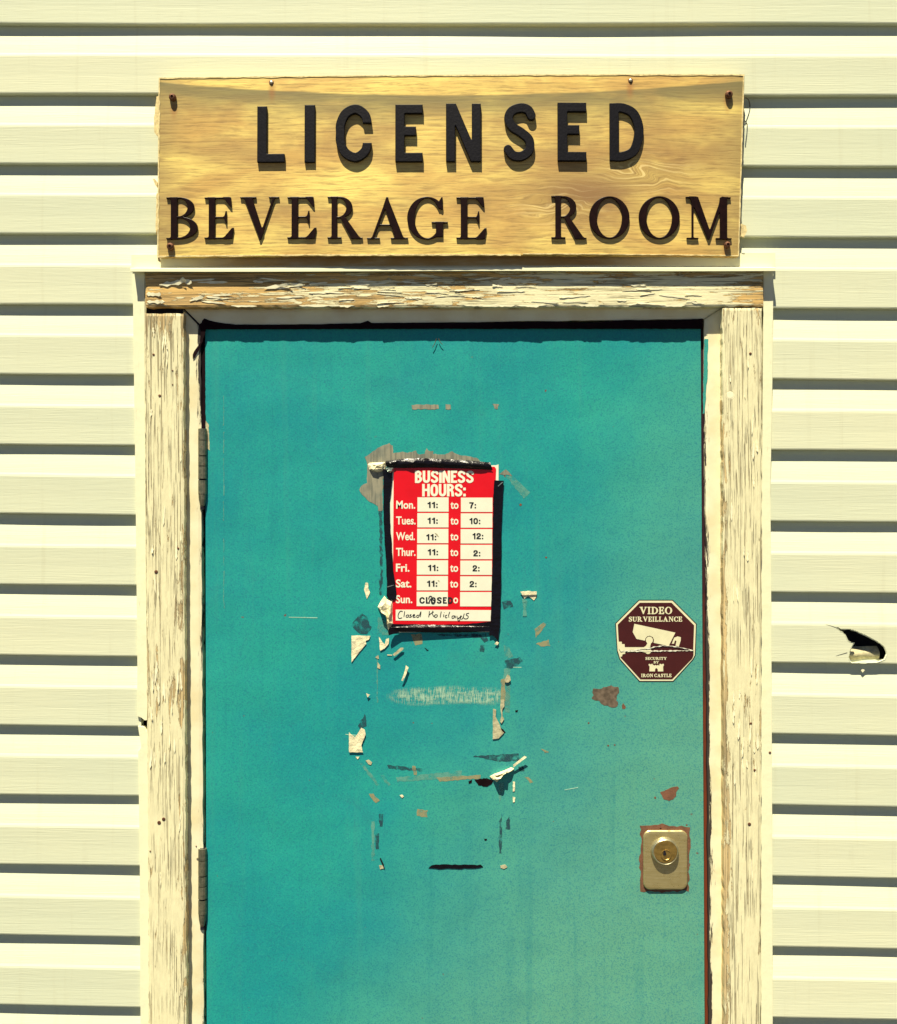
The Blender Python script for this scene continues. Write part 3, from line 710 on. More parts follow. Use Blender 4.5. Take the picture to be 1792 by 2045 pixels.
# rubber strip along the head, torn at the left corner
zh = zm(380, 740, 2.489)
top = [(401, 652), (404, 640), (408, 636), (430, 643), (470, 648), (600, 648.5), (720, 645), (735, 640), (742, 645), (900, 644), (1100, 642), (1180, 645), (1240, 639), (1320, 640), (1404, 636)]
bot = [(1404, 656), (1200, 656), (900, 656), (600, 656.5), (409, 657)]
prism('weatherstrip', ragged(top + bot, 0.35, 9, 9), YJ - 0.0012, 0.004, RUBBER, frame)
prism('weatherstrip', ragged(zh([(500, 520), (545, 480), (550, 560), (528, 640), (505, 690), (470, 755), (455, 765), (455, 735), (480, 690), (510, 650), (512, 560)]), 0.6, 5, 3), YJ - 0.002, 0.0015, RUBBER, frame)
prism('weatherstrip', ragged([(403.5, 655), (409, 655), (410.5, 855), (404, 855)], 0.7, 8, 12), YJ + 0.004, 0.003, RUBBER, frame)
for a, b in (((872, 676), (864, 694)), ((876, 676), (884, 688))):
    p, q = P(*a, YD - 0.004), P(*b, YD - 0.004); tube('bristle', [p, (p + q) / 2 + Vector((0, 0, -0.002)), q], 0.0006, HAIR, frame, 5)
# side strips of white vinyl channel
zs = zm(80, 1950, 2.8)
YC = -0.004
up = [(264.8, 541), (288.6, 541), (289.5, 800), (292, 1200), (295.5, 1430)] + zs([(983, 300), (978, 430), (960, 432), (930, 408), (912, 402), (898, 395)]) + [(274.5, 1330), (271, 1000), (267, 700)]
prism('channel_strip', up, YC, 0.015, VINYL, frame)
lo = zs([(904, 480), (938, 484), (955, 492), (975, 527), (985, 480), (985, 440), (1003, 620)]) + [(300, 2300), (282, 2300)] + zs([(920, 1640), (912, 1050), (907, 690), (931, 655), (928, 620)])
o = prism('channel_strip', lo, YC, 0.015, VINYL, frame); o['label'] = 'lower piece of the left white channel, snapped off at its top'
prism('channel_strip', [(1525.5, 541), (1545, 541), (1543, 760), (1539, 985), (1540.5, 1163), (1543, 1734), (1544, 2300), (1521, 2300), (1520, 1734), (1519, 1163), (1521.7, 985), (1524, 760)], YC, 0.015, VINYL, frame)
prism('caulk_bead', ragged([(289, 545), (291.5, 545), (294.5, 1000), (299.5, 1735), (300, 2300), (298, 2300), (297, 1735), (291.5, 1000)], 0.9, 6, 2), YC - 0.002, 0.004, PAPER2, frame)
# flashing: upright leg behind the sign, drip lip over the header
prism('flashing', [(262.5, 509), (1549, 505), (1549, 536), (262.5, 536)], -0.0075, 0.007, FLASH, frame)
zl0, zl1 = P(0, 542.5, -0.024).z, P(0, 534.5, -0.024).z
v = []; f = []
n = 60
for i in range(n + 1):
    u = i / n; x = 260.5 + (1549.5 - 260.5) * u; wv = 0.6 * math.sin(u * 9) - 1.5 * u
    a = P(x, 535.0 + wv, -0.024); b = P(x, 542.0 + wv, -0.024)
    v += [(a.x, -0.0065, a.z + 0.003), (a.x, -0.0225, a.z + 0.0006), (a.x, -0.024, a.z - 0.0008), (b.x, -0.0242, b.z), (b.x, -0.0228, b.z - 0.0003), (b.x, -0.0226, a.z - 0.002), (a.x, -0.006, a.z + 0.0005)]
for i in range(n):
    for j in range(6): f.append((i * 7 + j, (i + 1) * 7 + j, (i + 1) * 7 + j + 1, i * 7 + j + 1))
f += [tuple(range(7)), tuple(n * 7 + q for q in range(7))]
mk('drip_cap', v, f, FLASH, frame)
# nails and nail holes
zn = zm(80, 1300, 2.8)
def nail(x, y, r, mat=BOLT, yy=YT):
    c = P(x, y, yy); lathe('nail', (c.x, c.y, c.z), [(r, -0.001), (r, 0.0006), (r * 0.6, 0.0011)], mat, frame, 12)
for x, y, r in ((307, 708, .0021), (319, 790, .0024), (345, 740, .0014), (345, 768, .0012), (312, 1142, .0034), (356, 1095, .0020), (318, 1643, .0034), (327, 1636, .0032), (1499, 706, .0024), (1508, 1538, .0026), (1497, 1646, .0030), (1500, 1445, .0022), (300, 1700, .0014), (395, 1715, .0022)):
    nail(x, y, r, BOLT if x != 395 else SCREW, YT if x != 395 else YJ)
nail(1522 + 16, 1503, .0022, BOLT, YC)
nail(392, 1690, .0012, BOLT, YJ)
# a knot standing proud in the lock-side board
zk = zm(1950, 740, 2.757); kx, ky = zk([(505, 1140)])[0]
c = P(kx, ky, YT); lathe('knot', (c.x, c.y, c.z), [(0.0085, -0.002), (0.0080, 0.0003), (0.0070, -0.0003), (0.0062, 0.0002), (0.003, 0.0003)], FLAKE, frame, 20)
# loose curls and scales of paint
def flake(x, y, ln, wd, ang, curl, yb, parent=frame, mat=FLAKE, seed=0, base=0.0006):
    rn = random.Random(seed); nu = 7; v = []; f = []
    ca, sa = math.cos(ang), math.sin(ang)
    prof = [(0.15 if i in (0, nu) else 1.0) * rn.uniform(0.45, 1.25) for i in range(nu + 1)]
    for lay in (0, 1):
        for i in range(nu + 1):
            u = i / nu
            for s in (-1, 1):
                px = x + ((u - 0.5) * ln + rn.uniform(-1.5, 1.5) * (1 - lay)) * ca - s * wd / 2 * prof[i] * sa
                py = y + ((u - 0.5) * ln) * sa + s * wd / 2 * prof[i] * ca
                p = P(px, py, yb); out = base + curl * (u ** 2) * (1.0 if s < 0 else 0.65) + curl * 0.25 * (1 - u) ** 3
                v.append((p.x, yb - out + lay * 0.0004, p.z))
    m = 2 * (nu + 1)
    for i in range(nu):
        a = 2 * i
        f += [(a, a + 1, a + 3, a + 2), (m + a, m + a + 2, m + a + 3, m + a + 1), (a, a + 2, m + a + 2, m + a), (a + 1, m + a + 1, m + a + 3, a + 3)]
    f += [(0, m, m + 1, 1), (m - 2, m - 1, 2 * m - 1, 2 * m - 2)]
    return mk('paint_flake', v, f, mat, parent)
rn = random.Random(3)
for a in ((345, 566, 52, 9, -0.12, .006), (372, 562, 26, 10, 0.3, .005), (425, 564, 60, 5, 0.0, .003), (555, 572, 55, 7, -0.15, .006), (590, 568, 40, 6, 0.1, .003), (308, 588, 30, 7, 0.05, .003), (312, 603, 36, 7, 0.02, .003), (395, 596, 34, 6, -0.3, .004)):
    flake(*a[:5], a[5], YT - 0.001, seed=int(a[0]))
for i in range(60):
    x = rn.uniform(380, 1450); y = rn.uniform(556, 609)
    flake(x, y, rn.uniform(18, 64), rn.uniform(1.6, 4.2), rn.uniform(-0.12, 0.12) + (math.pi if rn.random() < 0.5 else 0), rn.uniform(0.0006, 0.0020), YT - 0.001, seed=i)
for i in range(14):
    x = rn.uniform(420, 1400); flake(x, 610 + rn.uniform(-1, 1.5), rn.uniform(20, 60), rn.uniform(3.5, 6), rn.uniform(-0.05, 0.05), rn.uniform(0.0001, 0.0004), YT - 0.0004, seed=200 + i, base=0.0004)
for i in range(60):
    left = rn.random() < 0.55
    y = rn.uniform(632, 1760) if rn.random() < 0.7 else rn.uniform(1330, 1500)
    x = rn.uniform(300, 362) if left else rn.uniform(1456, 1514)
    flake(x, y, rn.uniform(14, 48), rn.uniform(2, 4.5), math.pi / 2 + rn.uniform(-0.1, 0.1), rn.uniform(0.0005, 0.0024), YT, seed=400 + i)

# ------------------------------------------------------------------ door
door = empty('door', P(905, 2040, YD) * 1.0, 'teal painted steel door with scraped patches and a lock plate', 'door')
x0, x1 = P(410.5, 1022, YD).x, P(1402.5, 1022, YD).x
v = []; f = []
q = [(410, 656), (1399.5, 652), (1406, 1735), (1409, 2320), (414, 2320), (412, 1735)]
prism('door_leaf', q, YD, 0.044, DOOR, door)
# rusting edge plate in the gap beside the lock
prism('edge_strip', [(1399.5, 653), (1405, 648), (1407, 1000), (1411.5, 1500), (1415, 1735), (1419, 2300), (1409, 2300), (1406, 1735)], YD + 0.006, 0.03, EDGE, door)
# hinges: knuckles, pin, leaf
def hinge(y0, sc=1.0):
    p = P(405.5, y0, YD); hx = p.x; ztop = p.z
    hp = tube('hinge', [(hx, YD - 0.002, ztop), (hx, YD - 0.002, ztop - 0.150 * sc)], 0.0050, DARK, door, 12)
    def part(nm, v0, v1, r, mat, seg=14):
        return tube(nm, [(hx, YD - 0.0035, ztop - v0), (hx, YD - 0.0035, ztop - v1)], r, mat, hp, seg)
    for a, b in ((0.0005, 0.0215), (0.0225, 0.0500), (0.0520, 0.0690), (0.0705, 0.0930), (0.0960, 0.1210)):
        part('knuckle', a, b, 0.0078, HINGE)
    tube('pin_tip', [(hx, YD - 0.0035, ztop - 0.121 - 0.030 * t) for t in (0, .35, .7, 1)], 0.005, HINGE, hp, 12, lambda t: 0.0062 * (1 - t ** 2) + 0.0012)
    box('hinge_leaf', (hx - 0.004, YD + 0.0015, ztop - 0.121), (hx + 0.010, YD + 0.004, ztop - 0.0005), DARK, hp)
    return hp
hinge(856); h2 = hinge(1693)
# lock plate with cylinder
zL = zm(1700, 1980, 3.526)
pl = zL([(632, 1568), (1085, 1568)])
xa, ya = pl[0]; xb = pl[1][0]
prism('rust_halo', ragged([(xa - 7, ya - 9), (xa + 30, ya - 12), (xb - 20, ya - 8), (xb + 5, ya - 5), (xb + 5, ya + 20), (xb + 7, ya + 42), (xb + 3, ya + 60), (xb + 3, ya + 122), (xa + 30, ya + 125), (xa - 5, ya + 123), (xa - 4, ya + 90), (xa - 8, ya + 60), (xa - 3, ya + 25)], 2.2, 7, 5), YD - 0.0003, 0.0003, RUST, door)
def dome(pts, y, th, inset, nm, mat, parent):
    c = np.mean(np.array(pts), 0); n = len(pts); v = []; f = []
    for s, dd in ((1.0, 0.0), (1.0, th * 0.5), (1 - inset * 0.35, th * 0.9), (1 - inset, th)):
        for px, py in pts:
            ddx = px - c[0]; ddy = py - c[1]; L = math.hypot(ddx, ddy); k = (L - (1 - s) * 100) / L
            p = P(c[0] + ddx * k, c[1] + ddy * k, y); v.append((p.x, y - dd, p.z))
    for r in range(3):
        for i in range(n): f.append((r * n + i, r * n + (i + 1) % n, (r + 1) * n + (i + 1) % n, (r + 1) * n + i))
    f.append(tuple(3 * n + i for i in range(n)))
    return mk(nm, v, f, mat, parent)
plate = dome(rrect(xa, ya, xb, ya + 118, 13, 7), YD - 0.0005, 0.0042, 0.05, 'lock_plate', BRASS, door)
cx, cy = zL([(847, 1775)])[0]; c = P(cx, cy, YD); cc = (c.x, YD - 0.0045, c.z)
lathe('cylinder_collar', cc, [(0.0262, 0), (0.0258, 0.002), (0.0240, 0.0065), (0.0222, 0.0085), (0.0215, 0.0075)], SCREW, plate, 40, False)
c2 = (c.x + 0.0005, YD - 0.0118, c.z + 0.001)
lathe('lock_cylinder', c2, [(0.0214, 0.0), (0.0208, 0.0008), (0.0200, 0.0012), (0.0, 0.0012)][:3], BRASSD, plate, 36)
kx, ky = zL([(853, 1800)])[0]; c = P(kx, ky, YD); lathe('key_plug', (c.x, YD - 0.0130, c.z), [(0.0098, 0), (0.0096, 0.0010), (0.0088, 0.0013), (0.0080, 0.0006)], BRASSD, plate, 24)
prism('keyhole', zL([(853, 1770), (866, 1800), (872, 1820), (855, 1832), (836, 1820), (842, 1800)]), YD - 0.0146, 0.0003, DARK, plate)
# scraped and rusted patches in the paint
zA = zm(1020, 1260, 3.584)
bare = zA([(165, 270), (230, 225), (300, 172), (420, 125), (455, 150), (460, 222), (560, 215), (610, 225), (700, 200), (720, 240), (790, 235), (810, 175), (830, 205), (880, 205), (880, 235), (1000, 240), (1080, 208), (1130, 240), (1190, 250), (1330, 275), (1365, 305), (1360, 330), (800, 340), (400, 340), (360, 440), (352, 640), (352, 830), (300, 832), (302, 780), (220, 740), (150, 680), (110, 615), (130, 570), (185, 540), (190, 430), (195, 350)])
o = prism('bare_patch', ragged(bare, 0.9, 4, 21), YD - 0.0003, 0.0003, BARE, door); o['label'] = 'large grey scraped patch above and left of the card'
for pts in (zA([(1575, 448), (1640, 398), (1710, 462)]), [(822, 808), (876, 808), (877, 817), (823, 817)], [(890, 808), (901, 808), (901, 817), (891, 817)], [(984, 806), (996, 807), (994, 817), (988, 816)]):
    prism('bare_patch', ragged(pts, 0.9, 4, int(pts[0][0])), YD - 0.0003, 0.0003, BARE, door)
zR = zL
r1 = zR([(118, 108), (190, 112), (255, 90), (300, 78), (330, 95), (375, 92), (384, 150), (362, 190), (355, 230), (376, 262), (365, 290), (325, 310), (285, 295), (215, 280), (190, 258), (185, 238), (130, 235), (103, 215), (110, 195), (125, 180), (112, 150)])
prism('rust_patch', ragged(r1, 0.9, 3, 5), YD - 0.0003, 0.0003, RUSTG, door)
prism('rust_patch', ragged(zR([(412, 290), (425, 258), (455, 305), (440, 322), (415, 318)]), 0.4, 3, 6), YD - 0.0003, 0.0003, RUST, door)
prism('rust_patch', ragged(zR([(808, 1180), (850, 1165), (930, 1128), (985, 1120), (1000, 1135), (970, 1185), (972, 1220), (935, 1255), (900, 1267), (845, 1250)]), 0.5, 3, 7), YD - 0.0003, 0.0003, RUST, door)
prism('rust_patch', ragged(zR([(745, 1235), (755, 1218), (767, 1235), (755, 1250)]), 0.3, 3, 8), YD - 0.0003, 0.0003, RUST, door)
for x, y, r in ((1215, 1489, 2.2), (1228, 1488, 1.8), (1091, 1113, 2.2), (1040, 1008, 3), (1320, 1655, 2), (1372, 1648, 2), (1176, 1444, 2)):
    prism('rust_patch', ragged([(x - r, y), (x, y - r), (x + r, y), (x, y + r)], 0.4, 2, int(x)), YD - 0.0003, 0.0003, RUST, door)
prism('bare_patch', ragged([(410.8, 838), (417, 850), (419, 900), (412, 895)], 0.6, 4, 2), YD - 0.0003, 0.0003, PAPER2, door)
# glue shadows and tape ghosts left by old notices
zC = zm(980, 1680, 2.715); zD = zm(980, 2050, 2.715)
ghost = [
 (GLUED, [(757, 1020), (763, 1018), (765, 1165), (760, 1168)]),
 (GLUE, zA([(1640, 470), (1720, 470), (1900, 640), (1830, 700)])),
 (GLUED, zC([(130, 390), (180, 330), (210, 295), (250, 330), (270, 400), (290, 410), (260, 450), (250, 470), (190, 465), (160, 440)])),
 (GLUED, zC([(800, 470), (1190, 465), (1215, 520), (1180, 535), (1150, 495), (820, 480)])),
 (GLUET, zC([(600, 470), (680, 465), (690, 540), (630, 560)])),
 (GLUED, zC([(1150, 555), (1180, 555), (1180, 610), (1148, 605)])),
 (GLUED, zC([(1320, 205), (1390, 200), (1412, 250), (1340, 270)])),
 (GLUET, zC([(1580, 430), (1650, 375), (1672, 385), (1590, 500)])),
 (GLUET, zC([(1590, 545), (1690, 510), (1705, 560), (1650, 570)])),
 (GLUE, zC([(1335, 560), (1370, 560), (1410, 640), (1340, 680)])),
 (GLUED, zC([(1340, 680), (1460, 650), (1485, 680), (1400, 745), (1345, 730)])),
 (GLUE, zC([(325, 640), (338, 640), (338, 1010), (328, 1010)])),
 (GLUE, zC([(1335, 740), (1388, 740), (1380, 1090), (1340, 1090)])),
 (GLUED, zC([(345, 30), (372, 30), (368, 160), (350, 160)])),
 (GLUE, zC([(340, 330), (420, 380), (430, 480), (330, 470)])),
 (GLUET, zC([(1315, 830), (1345, 820), (1350, 1000), (1310, 990)])),
 (GLUE, zD([(180, 470), (230, 500), (350, 660), (330, 670)])),
 (GLUE, zD([(350, 580), (380, 580), (440, 660), (420, 670)])),
 (GLUED, zD([(410, 500), (690, 530), (690, 550), (420, 530)])),
 (GLUET, zD([(610, 510), (640, 510), (645, 585), (620, 580)])),
 (GLUE, zD([(480, 600), (1000, 545), (1000, 600), (490, 635)])),
 (GLUET, zD([(800, 600), (1150, 580), (1150, 610), (830, 630)])),
 (GLUED, zD([(1090, 430), (1450, 410), (1460, 470), (1300, 475)])),
 (GLUET, zD([(265, 730), (300, 730), (350, 780), (320, 805)])),
 (GLUET, zD([(650, 850), (730, 860), (730, 920), (645, 905)])),
 (GLUED, zD([(345, 890), (380, 890), (375, 990), (350, 990)])),
 (GLUED, zD([(318, 1040), (345, 1040), (345, 1170), (318, 1170)])),
 (GLUED, zD([(1300, 950), (1320, 890), (1318, 1200), (1298, 1200)])),
 (GLUED, zD([(1355, 940), (1382, 900), (1385, 1020), (1350, 1010)])),
 (GLUET, zD([(1500, 595), (1530, 600), (1570, 640), (1545, 645)])),
 (GLUET, zD([(1630, 370), (1690, 395), (1690, 410), (1640, 385)])),
 (GLUED, zD([(180, 190), (235, 90), (245, 190), (200, 220)])),
 (GLUED, zD([(1450, 520), (1490, 505), (1500, 550), (1465, 555)])),
 (GLUE, zD([(1295, 640), (1335, 640), (1335, 690), (1300, 800)])),
 (GLUE, [(742, 1640), (748, 1640), (748, 1720), (742, 1720)]),
]
for i, (m, pts) in enumerate(ghost):
    prism('glue_mark', ragged(pts, 1.2, 5, 40 + i), YD - 0.0002 - 0.00004 * (i % 4), 0.0001, m, door)
# dark torn adhesive near the lower right corner of the old notice
for pts in (zD([(1105, 620), (1200, 605), (1255, 625), (1240, 655), (1195, 675), (1135, 660)]), zD([(1055, 630), (1085, 620), (1080, 640), (1060, 650)]), zD([(1425, 68), (1445, 65), (1445, 80), (1428, 82)]), zD([(1180, 1090), (1200, 1088), (1198, 1098), (1182, 1100)]), zC([(705, 575), (740, 598), (725, 598)]), zC([(1310, 1205), (1350, 1245), (1335, 1255), (1312, 1230)])):
    prism('adhesive_scrap', ragged(pts, 0.8, 3, int(pts[0][1])), YD - 0.0006, 0.0004, RUBBER, door)
# chalky combed scuff: a mass of fine strokes
def m_scuff():
    m = Mat('chalky_scuff_film', 0.9, 0, 0.1)
    vs = m.noise(m.sc(620, 1, 55), 1, 3, 0.7, 0.4); pt = m.noise(m.sc(38, 1, 90), 1, 4, 0.65)
    x_ = lambda q_: P(q_, 1390, YD).x
    z_ = lambda q_: P(890, q_, YD).z
    env = m.ma('ADD', m.ma('ADD', m.blob(x_(835), z_(1391), 0.085, 0.026), m.blob(x_(905), z_(1388), 0.085, 0.026)), m.ma('MULTIPLY', m.blob(x_(975), z_(1390), 0.06, 0.026), 0.9))
    a = m.step(m.ma('ADD', m.ma('MULTIPLY', vs, 0.6), m.ma('MULTIPLY', pt, 0.4)), 0.45, 0.60)
    al = m.ma('MULTIPLY', a, m.step(env, 0.15, 0.75, 0, 0.85), clamp=True)
    m.col((0.42, 0.66, 0.50)); m.put(m.b.inputs['Alpha'], al); return m.m
prism('chalky_scuff', rect(765, 1364, 1020, 1418), YD - 0.0003, 0.0001, m_scuff(), door)
# long faint scratches
def scratch(pts, wd, mat):
    n = len(pts); L = [(x - wd / 2 * random.uniform(.3, 1.2), y) for x, y in pts]; Rr = [(x + wd / 2 * random.uniform(.3, 1.2), y) for x, y in reversed(pts)]
    prism('scratch', L + Rr, YD - 0.00025, 0.0001, mat, door)
for y0_, y1_ in ((790, 850), (862, 905), (915, 990), (1000, 1040), (1075, 1130), (1140, 1215)):
    scratch([(447 + random.uniform(-.7, .7), y0_ + (y1_ - y0_) * i / 8) for i in range(9)], 2.2, GLUE)
for a, b in (((577, 1232), (634, 1233)), ((1128, 1577), (1155, 1572)), ((690, 1466), (714, 1468)), ((1025, 1332), (1042, 1332))):
    prism('scratch', [a, b, (b[0], b[1] + 1.6), (a[0], a[1] + 1.3)], YD - 0.0003, 0.0001, CHALK, door)

# ------------------------------------------------------------------ wooden sign over the door
def bow(X, Z):
    u = (X - P(900, 0, 0).x) / (P(1489, 0, 0).x - P(900, 0, 0).x); t = (P(0, 146, 0).z - Z) / (P(0, 146, 0).z - P(0, 512, 0).z)
    return -0.0195 - (0.014 * max(0, 1 - u * u) + 0.0025 * max(0, -u) ** 1.5) * (0.35 + 0.65 * max(0, min(1, t)))
sign = empty('wooden_sign', P(896, 512, -0.02), 'varnished plywood sign reading LICENSED BEVERAGE ROOM above the door', 'sign')
v = []; f = []; nx, nz = 90, 24
for lay in (0, 1):
    for j in range(nz + 1):
        for i in range(nx + 1):
            u = i / nx; t = j / nz
            x = (316 + 1173 * u) * (1 - t) + (313.5 + 1164.5 * u) * t; y = (153 - 7 * u) * (1 - t) + (512 - 2 * u) * t
            if i in (0, nx): x += random.uniform(-0.5, 0.5)
            if j == nz: y += random.uniform(-0.7, 0.7)
            p = P(x, y, -0.025); yy = bow(p.x, p.z); v.append((p.x, yy + (0.0005 if (lay == 0 and (i in (0, nx) or j in (0, nz))) else 0) + lay * 0.0125, p.z))
W = nx + 1; N = W * (nz + 1)
for lay in (0, 1):
    for j in range(nz):
        for i in range(nx): a = lay * N + j * W + i; f.append((a, a + 1, a + W + 1, a + W))
bd = [i for i in range(W)] + [j * W + nx for j in range(1, nz + 1)] + [nz * W + i for i in range(nx - 1, -1, -1)] + [j * W for j in range(nz - 1, 0, -1)]
f += [(bd[i], bd[(i + 1) % len(bd)], N + bd[(i + 1) % len(bd)], N + bd[i]) for i in range(len(bd))]
mk('board', v, f, SIGN, sign)
# pale worn arris along the top and the lower and side edges of the plywood
def arris(a, b, wd, n, seed, vert=False):
    r2 = random.Random(seed); L = []; Q = []
    for i in range(n + 1):
        u = i / n; x = a[0] + (b[0] - a[0]) * u; y = a[1] + (b[1] - a[1]) * u; ww = wd * r2.uniform(0.55, 1.15)
        L.append((x, y)); Q.append((x + ww, y) if vert else (x, y + ww))
    vv = []; ff = []
    for p_, q_ in zip(L, Q):
        for pt, dd in ((p_, 0.0004), (q_, 0.0004)):
            p = P(*pt, -0.025); vv.append((p.x, bow(p.x, p.z) - dd, p.z))
    for i in range(n): ff.append((2 * i, 2 * i + 2, 2 * i + 3, 2 * i + 1))
    # fold back over the edge
    m0 = len(vv)
    for p_ in L:
        p = P(*p_, -0.025); vv.append((p.x, bow(p.x, p.z) + 0.006, p.z + (0 if vert else 0.0003)))
    for i in range(n): ff.append((2 * i, m0 + i, m0 + i + 1, 2 * i + 2))
    mk('worn_edge', vv, ff, PLYEDGE, sign)
arris((316, 152.6), (1489, 145.6), 3.0, 90, 1)
arris((313.8, 509.6), (1040, 509.2), 3.4, 70, 2); arris((1044, 507.6), (1478, 508.0), 2.2, 40, 5)
arris((315.6, 153), (313.1, 511), 3.2, 50, 3, True); arris((1486.2, 146), (1475.5, 510), 2.6, 50, 4, True)
zS = zm(80, 100, 2.24); zU = zm(1500, 100, 1.629)
for pts in (zS([(845, 405), (858, 405), (856, 560), (866, 650), (850, 665), (830, 640), (828, 560), (838, 470)]), zS([(820, 945), (832, 945), (850, 968), (848, 1000), (838, 985)]), zS([(850, 1440), (858, 1440), (870, 1490), (852, 1480)]), zS([(845, 1040), (852, 1040), (850, 1260), (842, 1310), (840, 1250)]), zU([(1085, 900), (1108, 910), (1112, 935), (1098, 965), (1084, 960)])):
    prism('splinter', ragged(pts, 0.5, 4, int(pts[0][1])), -0.019, 0.004, PLYEDGE, sign)
for pts in ([(1100, 300), (1118, 310), (1126, 340), (1120, 370), (1112, 388)], [(1102, 412), (1112, 428), (1112, 455), (1102, 478)]):
    tube('loose_wire', [P(*q_, -0.016 + 0.003 * i) for i, q_ in enumerate(smooth_pts(zU(pts), 4))], 0.0009, HAIR, sign, 6)
for ch, bx in (('L', (514, 212, 569, 324.5)), ('I', (608.6, 209.4, 629.5, 325)), ('C', (671, 209.5, 743, 324.5)), ('E', (790, 210, 844.5, 324.8)), ('N', (891, 208, 960.6, 324.5)), ('S', (1006, 207, 1070, 323)), ('E', (1113.7, 205.6, 1171, 322.7)), ('D', (1217.8, 205, 1286, 322))):
    off = {'I': 0.0058, 'L': 0.0066, 'D': 0.0062}.get(ch, 0.0080)
    o = loops_mesh('letter', place_glyph('sans', ch, bx, -0.9), -0.03, off, BLACKL, sign, bevel=1.1, yfn=bow); o['label'] = 'thick black raised letter ' + ch
for ch, bx in (('B', (331, 392, 394.5, 477)), ('E', (408, 392.5, 467, 477.5)), ('V', (479.6, 393, 558, 479)), ('E', (574.5, 393, 632.5, 478)), ('R', (654.8, 393, 725, 478.5)), ('A', (733.6, 394.5, 815.5, 479)), ('G', (813.7, 394, 894.8, 480)), ('E', (911.7, 394.5, 972, 479.5)), ('R', (1101, 391.5, 1171.5, 478.5)), ('O', (1176.7, 392, 1257.6, 477.5)), ('O', (1276, 391, 1358.5, 477)), ('M', (1370.6, 390.5, 1463.5, 477))):
    o = loops_mesh('letter', place_glyph('serif', ch, bx, -0.8), -0.03, 0.0042, BLACKS, sign, bevel=0.8, yfn=bow); o['label'] = 'slim black serif raised letter ' + ch
for x, y, r, m in ((344.7, 194, .0066, BOLT), (1456.6, 188, .0068, BOLT), (341, 492.7, .0067, BOLT), (1453, 489, .0060, BOLT)):
    c = P(x, y, -0.025); yy = bow(c.x, c.z)
    b = lathe('bolt', (c.x, yy, c.z), [(r * 0.95, -0.001), (r, 0.003), (r * 0.92, 0.0065), (r * 0.6, 0.0085), (r * 0.42, 0.0088), (r * 0.38, 0.0062)], m, sign, 18)
for x, y in ((542, 164), (1260, 160)):
    c = P(x, y, -0.025); yy = bow(c.x, c.z)
    s_ = lathe('screw', (c.x, yy, c.z), [(0.0044, -0.0005), (0.0044, 0.0006), (0.0030, 0.0008)], BOLT, sign, 16)
    lathe('screw_head', (c.x, yy - 0.0008, c.z), [(0.0030, 0), (0.0028, 0.0012), (0.0012, 0.0018)], SCREW, s_, 14)

# ------------------------------------------------------------------ hours card
hours = empty('hours_card', P(885, 1246, YD), 'red and white BUSINESS HOURS card taped to the door', 'sign')
Y1 = YD - 0.0012
prism('backing_sheet', [(779, 934), (990, 929), (996, 927.5), (996, 958), (992, 1262), (781, 1263)], Y1, 0.0006, CARD, hours)
zP = zm(1080, 1340, 4.267); zQ = zm(1080, 1600, 4.267)
Y2 = Y1 - 0.0010
prism('red_card', [(786.5, 932), (988, 932), (991, 936), (987, 1040), (981, 1247), (784, 1248), (785.5, 1100)], Y2, 0.0008, RED, hours)
Y3 = Y2 - 0.0003; Y4 = Y3 - 0.0003
flat_line('lettering', 'BUSINESS', (829, 940.3, 946.7, 964), Y3, PRINTW, hours, 1.6, 4.5)
flat_line('lettering', 'HOURS:', (843.4, 966.8, 930.5, 991), Y3, PRINTW, hours, 1.6, 4.5)
days = ['Mon.', 'Tues.', 'Wed.', 'Thur.', 'Fri.', 'Sat.', 'Sun.']
dw = [38, 39, 37.5, 39, 27, 31, 33]
le = [(854, 874.5)] * 2 + [(851.5, 871.5), (854.5, 875), (855, 875.5), (853, 873.5)]
ri = [('7:', 937.5, 951), ('10:', 938, 959.5), ('12:', 944, 965.5), ('2:', 945.5, 959.5), ('2:', 944, 958), ('2:', 938, 952)]
for i in range(7):
    yt = 993.2 + 31.45 * i; sh = -1.6 * i / 6
    for a, b in ((834, 896.2), (920.8, 983.8)):
        prism('white_cell', rect(a + sh, yt + (0.6 if a > 900 else 0), b + sh, yt + 28.6 + (0.6 if a > 900 else 0)), Y3, 0.0002, CARD, hours)
    text('lettering', days[i], (791.5 + sh * 0.5, yt + 6.6, 791.5 + sh * 0.5 + dw[i], yt + 23), Y3, 0, PRINTW, hours, bold=0.024)
    if i < 6: text('lettering', 'to', (900 + sh * 0.7, yt + 9, 916 + sh * 0.7, yt + 23.2), Y3, 0, PRINTW, hours, bold=0.02)
    else: text('lettering', 'o', (905.6, yt + 11.5, 915, yt + 23.2), Y3, 0, PRINTW, hours, bold=0.02)
    if i < 6:
        flat_line('lettering', '11:', (le[i][0], yt + 9 + (1.5 if i == 2 else 0), le[i][1], yt + 20.7 + (1.5 if i == 2 else 0)), Y4, INK, hours, 0.6, 14)
        t_, a, b = ri[i]; dy = -0.5 if i == 2 else (2.2 if i == 3 else 0.8)
        flat_line('lettering', t_, (a, yt + 9 + dy, b, yt + 20.7 + dy), Y4, INK, hours, 0.6, 12)
flat_line('lettering', 'CLOSED', (837.8, 1192.6, 904.5, 1205), Y4, INK, hours, 0.8, 14)
prism('white_cell', [(790.5, 1217.5), (981, 1218.5), (980, 1240.5), (790.5, 1239.3)], Y3, 0.0002, CARD, hours)
